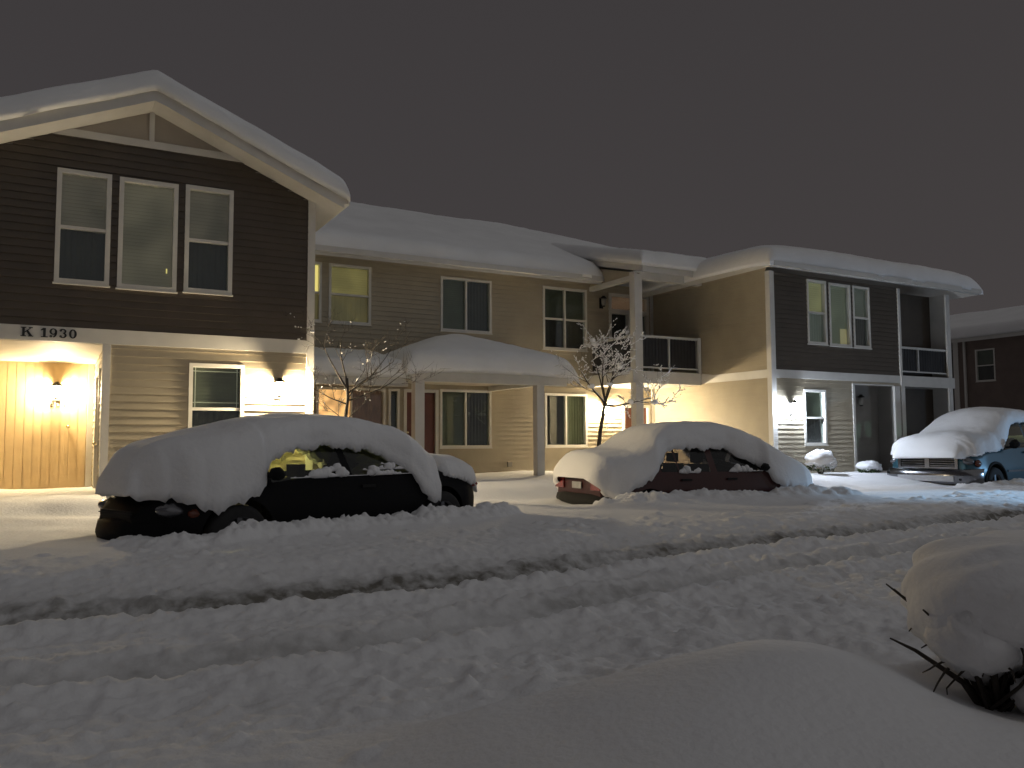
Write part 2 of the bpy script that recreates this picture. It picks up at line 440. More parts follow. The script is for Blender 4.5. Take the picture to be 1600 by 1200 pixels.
# ---- front block on the left
YL = 13.0
fL = front(YL)
ridge_x = 1.14; sl = .43
def rake_top(x): return 6.34 - sl*abs(x-ridge_x)
w_l = (-.06,.63,3.46,5.08); w_c = (.73,1.525,3.45,5.07); w_r = (1.625,2.315,3.47,5.09)
lw = (1.73,2.525,1.08,2.41)
siding('wall', fL, .68, 3.47, .2, 2.63, [lw], TAN)
siding('wall', fL, -1.29, 3.47, 2.84, 5.555, [w_l,w_c,w_r], BROWN,
       lim=lambda z: (max(-1.29, ridge_x-(6.13-z)/sl), min(3.47, ridge_x+(6.13-z)/sl)))
mb = MB(); mb.prism([(-.13+.02,5.66),(2.41-.02,5.66),(ridge_x,6.15)], -.02, .004, lambda a,b,o: fL(a,b,o)); mb.build('pediment_panel', PEDI, B)
mb = MB()
fbox(mb, fL, -.45,2.73,5.555,5.66,-.02,.034)
fbox(mb, fL, ridge_x-.035,ridge_x+.035,5.662,6.1,-.02,.030)
mb.prism([(-.45,5.662),(ridge_x,6.33-.25),(ridge_x,6.14),(-.45,5.46+.0)][0:0] or [(-.33,5.664),(-.13,5.664),(ridge_x,6.04+.06),(ridge_x,6.19)], -.02,.026, lambda a,b,o: fL(a,b,o))
mb.prism([(2*ridge_x+.33,5.664),(ridge_x,6.19),(ridge_x,6.10),(2*ridge_x+.13,5.664)], -.02,.026, lambda a,b,o: fL(a,b,o))
mb.build('pediment_trim', TRIM, B)
trimbox('band_trim', TRIM, (-1.29,3.47,YL-.03,YL+.10,2.632,2.838))
trimbox('corner_board', TRIM, (3.47,3.585,YL-.034,YL+.10,.2,5.10))
trimbox('recess_trim', TRIM, (.575,.68,YL-.026,YL+.12,.2,2.63))
mb = MB(); mb.box(3.575,3.585,YL+.1,17.7,.2,5.0,f=W); mb.build('wall', TAN, B)          # return wall facing the porch
for (u0,u1,z0,z1), st, up, lo in ((w_l,'hung',E_DIM,DARKIN),(w_c,'fixed',E_DIMC,None),(w_r,'hung',E_DIM,DARKIN)):
    window(fL, u0,u1,z0,z1, st, up, lo, tw=.062)
window(fL, *lw, 'hung', CURTAIN, DARKIN, tw=.055)
# bright gap in the blind of the middle window
mb = MB(); fbox(mb, fL, 1.385,1.402,3.73,3.80,-.058,-.054); mb.build('lit_gap', E_SLIV, B)
# muntins on the lower window's upper sash
mb = MB()
for u in (1.83,2.43): fbox(mb, fL, u-.006,u+.006,1.76,2.35,-.068,-.056)
for z in (1.83,2.30): fbox(mb, fL, 1.785,2.47,z-.006,z+.006,-.0685,-.0575)
mb.build('muntin', FRAME, B)
# house number on the band: K 1930 in slab-serif characters
def glyphs():
    H = .128; out = []
    def bx(x0,x1,z0,z1): out.append([(x0,z0),(x1,z0),(x1,z1),(x0,z1)])
    def ring(cx, cz, rx, rz, t, a0=0, a1=360, n=18):
        for k in range(n):
            a = math.radians(a0+(a1-a0)*k/n); b = math.radians(a0+(a1-a0)*(k+1)/n)
            th = lambda q: t*(.55+.45*abs(math.cos(q)))
            out.append([(cx+(rx)*math.cos(a),cz+rz*math.sin(a)),(cx+rx*math.cos(b),cz+rz*math.sin(b)),
                        (cx+(rx-th(b))*math.cos(b),cz+(rz-th(b)*.8)*math.sin(b)),(cx+(rx-th(a))*math.cos(a),cz+(rz-th(a)*.8)*math.sin(a))])
    def K(x):
        out.append('letter'); bx(x+.018,x+.048,.012,H-.012); bx(x,x+.064,0,.012); bx(x,x+.064,H-.012,H)
        out.append([(x+.048,.050),(x+.048,.066),(x+.108,H-.012),(x+.122,H-.012)])
        bx(x+.092,x+.140,H-.012,H)
        out.append([(x+.062,.074),(x+.080,.094),(x+.136,.012),(x+.098,.012)])
        bx(x+.084,x+.148,0,.012)
    def one(x):
        out.append('digit'); bx(x+.028,x+.060,.012,H); bx(x+.004,x+.084,0,.012)
        out.append([(x+.028,H),(x+.028,H-.03),(x,H-.038),(x,H-.026)])
    def nine(x):
        out.append('digit'); ring(x+.046,.084,.046,.044,.026); ring(x+.034,.066,.058,.066,.026,-75,25); ring(x+.018,.018,.016,.016,.015)
    def three(x):
        out.append('digit'); ring(x+.042,.094,.042,.034,.024,-90,150); ring(x+.042,.038,.046,.038,.026,-150,90); ring(x+.016,.024,.015,.015,.014); ring(x+.016,.104,.015,.015,.014)
    def zero(x): out.append('digit'); ring(x+.048,.064,.048,.064,.030)
    K(0); one(.232); nine(.334); three(.452); zero(.566)
    return out
mb = None
for g in glyphs()+['end']:
    if isinstance(g, str):
        if mb: mb.build(ch_, LETTER, B)
        mb = MB(); ch_ = g; continue
    mb.prism([(-.43+a*1.02, 2.682+b) for a,b in g], .0305, .042, lambda a,b,o: fL(a,b,o))

# entry recess under the band
YRB = 16.4; XR = .62
mb = MB()
for k in range(24):
    u0 = -2.6+k*.135
    if u0+.13 > XR: break
    fbox(mb, front(YRB), u0,u0+.127,.2,2.66,-.02,.0)
fbox(mb, front(YRB), -2.6,XR,.2,2.66,-.06,-.021)
mb.build('board_wall', BOARD, B)
mb = MB()
for k in range(40):
    y0 = YL+.02+k*.10
    if y0 > YRB: break
    mb.box(-2.6,XR,y0,y0+.094,2.632,2.66,f=W)
mb.box(-2.6,XR,YL,YRB,2.661,2.70,f=W)
mb.build('recess_ceiling', SOFFIT, B)
siding('wall', side(XR), YL+.12, YRB, .2, 2.632, [(14.2,15.15,.3,2.30)], TAN)
mb = MB(); mb.box(-2.64,-2.6,YL,YRB,.2,2.66,f=W); mb.build('wall', TAN, B)
mb = MB(); mb.box(XR-.11,XR-.016,YRB-.10,YRB-.001,.2,2.63,f=W); mb.build('corner_board', TRIM, B)
fd = side(XR)
mb = MB()
for a,b,c,d in ((14.12,14.2,.25,2.38),(15.15,15.23,.25,2.38),(14.2,15.15,2.30,2.38)): fbox(mb, fd, a,b,c,d,-.06,.035)
d = mb.build('door_frame', TRIM, B)
mb = MB(); fbox(mb, fd, 14.2,15.15,.25,2.30,-.05,-.01); 
for c,e in ((.45,1.15),(1.3,2.15)):
    for a,b in ((14.28,14.62),(14.72,15.06)): fbox(mb, fd, a,b,c,e,-.01,-.002)
dr = mb.build('door', GREYDOOR, B)
mb = MB(); mb.lathe([(0,0),(.03,0),(.034,.03),(.02,.05),(0,.052)], W(XR-.06,14.28,1.2), 'z', 12); mb.build('door_handle', BRASS, dr)
# knob catching the light on the board wall, and the unit number below the lamp
mb = MB(); mb.lathe([(0,-.03),(.028,-.022),(.034,0),(.028,.022),(0,.03)], W(.22,YRB-.05,1.52), 'z', 14); mb.build('door_handle', BRASS, B)
mb = MB()
def seg_digit(mb, f, ch, x, z, h):
    w = h*.55; t = h*.16
    S = {'a':(0,w,h-t,h),'b':(w-t,w,h/2,h),'c':(w-t,w,0,h/2),'d':(0,w,0,t),'e':(0,t,0,h/2),'f':(0,t,h/2,h),'g':(0,w,h/2-t/2,h/2+t/2)}
    for k in {'2':'abged','0':'abcdef','1':'bc'}[ch]:
        a,b,c,d = S[k]; fbox(mb, f, x+a,x+b,z+c,z+d,.004,.012)
for i,ch in enumerate('201'):
    mb = MB(); seg_digit(mb, front(YRB), ch, -.06+i*.085, 1.86, .10); mb.build('digit', LETTER, B)

# ---- recessed middle wing
YM = 17.7
fM = front(YM)
A1 = (7.88,9.23,3.84,5.13); A2 = (10.69,12.02,3.55,5.15); A3 = (5.20,6.17,3.85,5.17); A4 = (4.05,5.04,3.85,5.17)
dk = (12.72,14.04,2.92,5.14)
L1 = (7.87,9.22,1.09,2.46); L2 = (10.73,12.0,1.09,2.44); L3 = (4.95,6.53,1.05,2.44); L4=(6.60,6.87,.95,2.44)
rd = (6.97,7.86-.03,.45,2.44); ld = (13.12,14.03,.4,2.19)
siding('wall', fM, 3.585, 14.2, .2, 5.36, [A1,A2,A3,A4,dk,L1,L2,L3,L4,rd,ld], TAN)
window(fM, *A1, 'slider', None, halves=(GREENCUR,DARKIN))
window(fM, *A2, 'quad', GREENCUR, DARKIN)
window(fM, *A3, 'hung', E_YEL, E_YEL2, label='yellow lit window beside the front block')
window(fM, *A4, 'hung', E_SLIV, E_YEL2)
window(fM, *L1, 'slider', None, halves=(GREENCUR,DARKIN))
window(fM, *L2, 'slider', None, halves=(DARKIN,GREENCUR))
window(fM, *L3, 'slider', None, halves=(E_ORG,E_BRN), label='orange lit window under the porch')
window(fM, *L4, 'fixed', DARKIN)
def door(f, u0,u1,z0,z1, m, knob_u, glassy=False):
    mb = MB()
    for a,b,c,d in ((u0,u0+.07,z0,z1),(u1-.07,u1,z0,z1),(u0+.07,u1-.07,z1-.07,z1)): fbox(mb, f, a,b,c,d,-.10,.03)
    fr = mb.build('door_frame', TRIM, B)
    mb = MB(); fbox(mb, f, u0+.07,u1-.07,z0,z1-.07,-.09,-.045)
    w = (u1-u0-.14)
    for c,e in ((z0+.2,z0+.85),(z0+1.0,z1-.22)):
        for q in (0,1):
            a = u0+.07+.1*w+q*.45*w; fbox(mb, f, a,a+.35*w,c,e,-.045,-.035)
    dr = mb.build('door', m, B)
    mb = MB(); c = f(knob_u, z0+1.0, .0)
    mb.lathe([(0,-.03),(.028,-.02),(.034,0),(.028,.02),(0,.03)], c, 'z', 12); mb.build('door_handle', BRASS, dr)
door(fM, *rd, RED, 7.07); door(fM, *ld, RED, 13.22)
# sliding balcony door with a pink-lit transom
u0,u1,z0,z1 = dk
mb = MB()
for a,b,c,d in ((u0,u0+.08,z0,z1),(u1-.08,u1,z0,z1),(u0+.08,u1-.08,z1-.07,z1),(u0+.08,u1-.08,4.60,4.72),(13.33,13.40,z0,4.60)): fbox(mb, fM, a,b,c,d,-.1,.03)
o = mb.build('balcony_door', FRAME, B)
mb = MB(); fbox(mb, fM, u0+.07,u1-.07,z0,z1-.06,-.055,-.05); mb.build('pane', PANE, o)
mb = MB(); blind_geo(mb, fM, u0+.07,u1-.07,4.66,z1-.05,'blind'); mb.build('transom', E_PINK, o)
mb = MB(); blind_geo(mb, fM, u0+.07,u1-.07,z0,4.65,'curtain_room_panel'); mb.build('curtain_room_panel', DARKIN, o)
trimbox('corner_board', TRIM, (14.09,14.185,YM-.03,YM-.001,.2,5.25))

# ---- right block
YR = 13.5; XS = 14.2
fR = front(YR); fS = side(XS)
ra = (15.39,16.05,3.49,5.02); rb = (16.14,16.90,3.48,5.0); rc = (16.98,17.60,3.48,5.0); rw = (15.19,15.93,1.12,2.41)
siding('wall', fR, 14.31, 18.66, .2, 2.655, [rw,(16.95,18.40,0,2.6)], TAN)
siding('wall', fR, 14.31, 18.66, 2.845, 5.09, [ra,rb,rc], BROWN)
siding('wall', fS, YR+.1, YM, .2, 2.655, [], TAN); siding('wall', fS, YR+.1, YM, 2.845, 5.36, [], TAN)
trimbox('band_trim', TRIM, (14.31,18.66,YR-.03,YR+.1,2.657,2.843), (XS-.03,XS+.05,YR+.1,15.8,2.657,2.843))
trimbox('corner_board', TRIM, (XS-.034,14.31,YR-.034,YR+.1,.2,5.10))
window(fR, *ra, 'hung', E_RYEL, E_RDIM, label='yellow lit side light of the upper window row')
ow = window(fR, *rb, 'fixed', E_RGRN)
mb = MB(); fbox(mb, fR, 16.60,16.83,3.55,3.92,-.070,-.060); mb.build('lamp_shade', E_SHADE, ow)
window(fR, *rc, 'hung', E_RDIM, DARKIN)
window(fR, *rw, 'hung', GREENCUR, DARKIN)
# entry recess of the right block
YE = 13.95
mb = MB(); fbox(mb, front(YE), 16.95,18.40,.2,2.6,-.04,0); mb.build('wall', GREYDOOR, B)
mb = MB(); mb.box(16.91,16.95,YR+.01,YE,.2,2.6,f=W); mb.build('recess_wall', GREYDOOR, B)
mb = MB(); mb.box(18.40,18.44,YR+.01,YE,.2,2.6,f=W); mb.build('recess_wall', GREYDOOR, B)
mb = MB(); mb.box(16.95,18.40,YR,YE,2.602,2.65,f=W); mb.build('recess_ceiling', SOFFIT, B)
trimbox('recess_trim', TRIM, (16.87,16.95,YR-.026,YR+.1,.2,2.6), (16.95,18.40,YR-.02,YR+.1,2.575,2.602))
mb = MB(); fbox(mb, front(YE), 17.20,18.1,.3,2.35,.001,.04); dr = mb.build('door', GREYDOOR, B)
mb = MB(); mb.lathe([(0,-.02),(.03,0),(0,.02)], W(17.35,YE-.07,1.3), 'z', 10); mb.build('door_handle', BRASS, dr)
# stacked balconies at the right end
mb = MB(); fbox(mb, front(13.97), 18.66,20.68,.2,5.09,-.04,0); mb.build('wall', BROWN, B)
mb = MB(); mb.box(20.68,20.75,YR,15.0,.2,5.09,f=W); mb.build('end_wall', TRIM, B)
mb = MB(); mb.box(18.62,18.66,YR+.1,14.0,.2,5.09,f=W); mb.build('wall', BROWN, B)
trimbox('balcony_slab', TRIM, (18.66,20.84,YR-.06,13.968,2.58,2.85))
trimbox('post', TRIM, (18.662,18.80,YR-.05,YR+.09,.2,2.58), (18.402,18.60,YR-.05,YR+.02,.2,2.575))
trimbox('post', TRIM, (18.662,18.74,YR-.045,YR+.07,2.85,5.07)); trimbox('post', TRIM, (20.60,20.76,YR-.05,YR-.002,.2,2.58)); trimbox('post', TRIM, (20.60,20.76,YR-.05,YR-.002,2.85,5.07))
def railing(x0, x1, y, zb, zt, mids):
    mb = MB()
    mb.box(x0,x1,y-.03,y+.03,zt-.055,zt,f=W); mb.box(x0,x1,y-.02,y+.02,zb,zb+.035,f=W)
    for m_ in mids: mb.box(m_-.02,m_+.02,y-.025,y+.025,zb+.035,zt-.055,f=W)
    o = mb.build('railing', RAIL, B)
    k = MB()
    n = int((x1-x0)/.1)
    for i in range(n+1):
        xx = x0+(x1-x0)*i/n; k.box(xx-.006,xx+.006,y-.006,y+.006,zb+.035,zt-.055,f=W)
    k.box(x0+.03,x1-.03,y+.02,y+.03,zb+.04,zt-.06,f=W)
    k.build('railing_panel', SCREEN, o)
railing(18.74, 20.60, YR+.02, 2.95, 3.60, (19.45,))

# ---- balcony over the middle entry
YB = 15.8
trimbox('balcony_slab', TRIM, (12.05,14.165,YB,YM-.016,2.62,2.91))
mb = MB(); mb.prism([(YB-.005,2.845),(YB-.005,2.91),(YB-.42,2.845)], XS-.028, XS-.015, lambda a,b,o: W(o,a,b)); mb.build('band_trim', TRIM, B)
trimbox('post', TRIM, (12.05,12.27,YB-.10,YB+.10,.2,2.619)); trimbox('post', TRIM, (12.05,12.27,YB-.105,YB+.10,2.911,5.30))
railing(12.27, 14.08, YB+.04, 2.99, 3.79, (13.18,))
trimbox('post', TRIM, (14.08,14.165,YB-.02,YB+.08,2.911,3.80))
mb = MB(); y0, y1 = YB+.12, YM-.03
mb.box(12.13,12.19,y0,y1,3.735,3.79,f=W); mb.box(12.14,12.18,y0,y1,2.99,3.025,f=W)
o = mb.build('railing', RAIL, B)
mb = MB(); mb.box(12.18,12.188,y0,y1,3.03,3.73,f=W); mb.build('railing_panel', SCREEN, o)

# ---- porch in front of the middle wing
trimbox('post', TRIM, (6.28,6.48,15.32,15.52,.2,2.44)); trimbox('post', TRIM, (9.10,9.28,15.32,15.50,.2,2.44))
trimbox('porch_beam', TRIM, (9.14,9.26,15.50,YM-.016,2.44,2.56), (6.2,9.85,15.30,15.42,2.44,2.56), (3.6,6.2,15.50,15.62,2.34,2.46))
trimbox('porch_ceiling', SOFFIT, (6.2,9.85,15.42,YM-.016,2.562,2.585),(3.6,6.19,15.62,YM-.016,2.47,2.49))
trimbox('porch_floor', CONC, (3.6,9.9,15.3,YM,.15,.42))

# ---- roofs.  each roof is a slab under its own height function
def roof_slab(name, x0, x1, y0, y1, zf, th, m, n=40, k=40, fascia=None):
    xs = np.linspace(x0,x1,n); ys = np.linspace(y0,y1,k)
    X, Y = np.meshgrid(xs, ys, indexing='ij'); Z = zf(X, Y)
    off = np.array(BL)
    mb = MB()
    mb.grid(np.stack([X,Y,Z],-1)-off, False)
    o = mb.build(name, m, B)
    # soffit + fascia
    mb = MB(); mb.grid(np.stack([X,Y,Z-th],-1)-off, False)
    for (xa,ya) in ((xs,np.full(n,y0)),(xs,np.full(n,y1)),(np.full(k,x0),ys),(np.full(k,x1),ys)):
        z = zf(xa,ya); mb.grid(np.stack([np.stack([xa,ya,z-.002],-1),np.stack([xa,ya,z-th],-1)],1)-off, False)
    mb.build('fascia', fascia or TRIM, o)
    return o
def roof_snow(x0, x1, y0, y1, zf, t, label, r=.20, n=110, k=110, low=.10, amp=.05, mask=None, name='roof_snow', loc=None):
    """a snow slab: rounded edges, lying on the roof"""
    def lines(a, b, n):
        e = r*(1-np.cos(np.linspace(0,math.pi/2,9)))
        return np.concatenate([a+e[:-1], np.linspace(a+r,b-r,n), (b-e[::-1])[1:]])
    xs = lines(x0,x1,n); ys = lines(y0,y1,k)
    X, Y = np.meshgrid(xs, ys, indexing='ij')
    def prof(d): 
        q = np.clip(d/r,0,1); return np.sqrt(np.clip(1-(1-q)**2,0,1))
    e = prof(np.minimum(X-x0,x1-X))*prof(np.minimum(Y-y0,y1-Y))
    base = zf(X,Y)
    tt = t*(1+amp*3*fbm(X*.8+3, Y*.8+5, 3)) + .012*fbm(X*5,Y*5,2)
    top = base + .006 + e*tt
    # ragged overhang
    dx = np.zeros_like(X)
    off = np.array(loc) if loc is not None else np.array(((x0+x1)/2,(y0+y1)/2,float(base.min())))
    jag = .06*fbm(X*1.5+3, Y*1.5, 4)
    Yj = np.where(Y < y0+r, Y + jag*(1-np.clip((Y-y0)/r,0,1)), Y)
    Xj = np.where(X > x1-r, X + jag*(1-np.clip((x1-X)/r,0,1)), X)
    mb = MB()
    mb.grid(np.stack([Xj,Yj,top],-1)-off)
    bot = base + .005 - low*(1-e)
    mb.grid(np.stack([Xj,Yj,bot],-1)-off)
    # skirts
    for s in (np.s_[0,:],np.s_[-1,:],np.s_[:,0],np.s_[:,-1]):
        a = np.stack([Xj[s],Yj[s],top[s]],-1); b = np.stack([Xj[s],Yj[s],bot[s]],-1)
        mb.grid(np.stack([a,b],1)-off)
    o = mb.build(name, SNOW_ROOF, None, weld=True); o.location = off
    return tag(o, label, 'snow', 'snow on the roofs')
def softabs(x, k): return np.sqrt(x*x+k*k)-k*.0
def smin(a, b, k): return .5*(a+b-np.sqrt((a-b)**2+k*k))

zL = lambda X,Y: 6.34 - sl*np.abs(X-ridge_x)
zLs = lambda X,Y: 6.34 - sl*np.abs(X-ridge_x)
roof_slab('roof', ridge_x-2.80, ridge_x+2.78, 12.52, 24, zL, .23, ROOF, n=41)
mb = MB()  # gutter along the right eave
mb.box(3.92,4.02,12.56,24,5.0,5.10,f=W); mb.build('gutter', TRIM, B)
def zLsn(X,Y):
    return 6.34 + .0 - sl*np.abs(X-ridge_x)
def zLtop(X,Y): return 6.36 - sl*(np.sqrt((X-ridge_x)**2+.12**2)-.10)
roof_snow(ridge_x-2.88, ridge_x+2.86, 12.46, 24.05, zLsn, .27, 'thick snow on the gable roof of the tall front block with the house number', r=.16, n=90, k=70)

def zMid(X,Y): return 5.46 + .42*np.minimum(np.minimum(Y-17.15, 23.6-17.15-np.maximum(Y-23.6,0)), 19.7-X)
roof_slab('roof', 3.6, 12.12, 17.15, 23.6, zMid, .25, ROOF, n=30, k=30)
roof_slab('roof', 12.125, 19.7, 17.6, 23.6, zMid, .25, ROOF, n=30, k=30)
def zMidS(X,Y):
    a = smin(Y-17.15, 19.7-X, .5); a = smin(a, np.full_like(X,6.45), .4); return 5.46 + .42*a
roof_snow(3.62, 12.16, 17.08, 24.2, zMidS, .30, 'broad sheet of snow on the long recessed middle roof', r=.28, n=100, k=70)
roof_snow(11.3, 19.6, 18.3, 24.2, zMidS, .30, 'snow on the hipped end of the middle roof behind the balcony', r=.1, n=60, k=60)
trimbox('gutter', TRIM, (3.6,12.14,17.05,17.148,5.28,5.40))

def zPor(X,Y): return 5.47 + .255*(Y-15.38)
roof_slab('porch_roof', 12.05, 14.3, 15.38, 19.6, zPor, .24, ROOF, n=12, k=20)
mb = MB(); mb.prism([(15.6,5.235),(YM+.3,5.235),(YM+.3,5.83)], 12.13, 12.17, lambda a,b,o: W(o,a,b)); mb.build('wall', TAN, B)
trimbox('porch_beam', TRIM, (12.1,12.24,15.7,YM-.016,5.12,5.232), (12.1,14.165,15.7,15.86,5.121,5.305))
roof_snow(11.98, 14.3, 15.31, 19.7, zPor, .27, 'snow on the low roof above the upper balcony', r=.2, n=50, k=60)

XE0, XE1, YE0 = 13.66, 21.3, 12.96
def zR(X,Y): return 5.21 + .335*np.minimum(np.minimum(X-XE0, XE1-X), Y-YE0)
def zRs(X,Y): return 5.21 + .335*smin(smin(X-XE0, XE1-X, .6), Y-YE0, .6) + .06
roof_slab('roof', XE0, XE1, YE0, 26, zR, .17, ROOF, n=61, k=61)
roof_snow(XE0-.07, XE1+.07, YE0-.08, 26, zRs, .31, 'thick snow on the hipped roof of the right hand block', r=.30, n=110, k=90)
mb = MB(); mb.box(XE0+.05,XE1-.05,YE0-.09,YE0-.005,5.06,5.17,f=W); mb.build('gutter', TRIM, B)

def zP(X,Y): return 2.72 + .41*np.minimum(np.minimum(X-6.12, 9.92-X), Y-15.18)
def zPs(X,Y): return 2.72 + .41*smin(smin(X-6.12, 9.92-X, .5), Y-15.18, .5) + .06
roof_slab('porch_roof', 6.12, 9.92, 15.18, YM-.02, zP, .2, ROOF)
roof_snow(6.02, 10.02, 15.08, YM-.02, zPs, .31, 'rounded snow heap on the hipped porch roof between the two small trees', r=.27, n=90, k=60)
def zP2(X,Y): return 2.60 + .20*(Y-15.42)
roof_slab('porch_roof', 3.6, 6.11, 15.42, YM-.02, zP2, .24, ROOF, n=20, k=20)
roof_snow(3.62, 6.2, 15.34, YM-.02, zP2, .25, 'snow on the flat low roof against the tall front block', r=.2, n=50, k=40)

# ---- wall lamps
E_WARM = emit('lamp_glass_warm', (1,.80,.50), 2100., (.8,.7,.5))
E_WARM1 = emit('lamp_glass_entry', (1,.79,.47), 1500., (.8,.7,.5))
E_COOL = emit('lamp_glass_cool', (.74,.84,1.0), 1150., (.8,.8,.8))
def wall_lamp(f, u, z, lit):
    mb = MB(); fbox(mb, f, u-.055,u+.055,z-.16,z+.12,0.015,.035)
    c = f(u,z,.13)
    mb.box(-.012,.012,-.0,.11,-.012,.012, f=lambda a,b,e: (c[0]+a,c[1]+b,c[2]+.115+e))
    o = mb.build('wall_lamp', LAMPCAP, B)
    mb = MB(); mb.lathe([(0,.165),(.03,.16),(.05,.135),(.085,.105),(.092,.09),(.0,.092)], c, 'z', 20); mb.build('lamp_cap', LAMPCAP, o)
    mb = MB(); mb.lathe([(0,-.135),(.03,-.13),(.042,-.115),(.040,-.100),(.0,-.102)], c, 'z', 20); mb.build('lamp_base', LAMPCAP, o)
    mb = MB(); mb.lathe([(0,-.115),(.035,-.10),(.055,-.06),(.062,.02),(.058,.08),(0,.083)], c, 'z', 16); mb.build('lamp_glass', lit, o)
    return o
E_OFF = mat('unlit_lamp_glass', (.3,.29,.26), .2, noise=(9,.1))
wall_lamp(front(YRB), .03, 2.13, E_WARM1)
wall_lamp(fL, 3.03, 2.06, E_WARM)
wall_lamp(fM, 12.50, 2.06, E_WARM)
wall_lamp(fR, 14.75, 1.98, E_COOL)
wall_lamp(fM, 12.47, 4.86, E_OFF)
wall_lamp(front(YE), 17.6, 2.2, E_OFF)
# small vents and an outdoor socket on the middle wall
mb = MB(); fbox(mb, fM, 9.05+.6,9.05+.72,.62,.74,.012,.05); mb.build('outlet_box', GREYDOOR, B)
mb = MB(); fbox(mb, fL, 3.10,3.16,.95,1.03,.012,.05); mb.build('outlet_box', GREYDOOR, B)
# roof vent poking out of the middle roof's snow
mb = MB(); mb.lathe([(.05,0),(.05,.20),(.09,.2),(.09,.24),(0,.25)], W(6.35,21.4,7.45), 'z', 12); mb.build('roof_vent', LAMPCAP, B)

# ------------------------------------------------------------------ neighbouring building at the far right
N = thing('apartment_building', 'dark brown neighbouring house with a snowy roof at the far right edge', 'building', (33.4,18,.2))
BO, BLO = B, BL
B, BL = N, Vector(N.location)
fN = side(33.4)
nw = (19.78,20.6,3.62,4.95)
siding('wall', fN, 8, 21.45, .2, 5.35, [nw], mat('dark_red_siding', (.17,.13,.11), .6, noise=(2,.12)), pitch=.12)
mb = MB(); mb.box(33.4,41,21.46,21.49,.2,5.35,f=W); mb.build('wall', BROWN, B)
window(fN, *nw, 'hung', CURTAIN, DARKIN)
trimbox('corner_board', TRIM, (33.36,33.5,21.33,21.55,.2,5.35))
trimbox('downpipe', TRIM, (33.28,33.36,20.98,21.06,.2,5.4))
mb = MB(); mb.box(36,41,21.5,26.5,.2,5.35,f=W); mb.build('wall', BROWN, B)
def zN(X,Y): return 5.50 + .30*np.minimum(X-32.9, 41.6-X)
roof_slab('roof', 32.9, 41.6, 7, 27.0, zN, .22, ROOF)
def zNs(X,Y): return 5.50 + .30*smin(X-32.9, 41.6-X, .5) + .05
roof_snow(32.8, 41.7, 6.9, 27.1, zNs, .35, 'snow on the roof of the neighbouring house at the far right edge', r=.3, n=60, k=60)
B, BL = BO, BLO

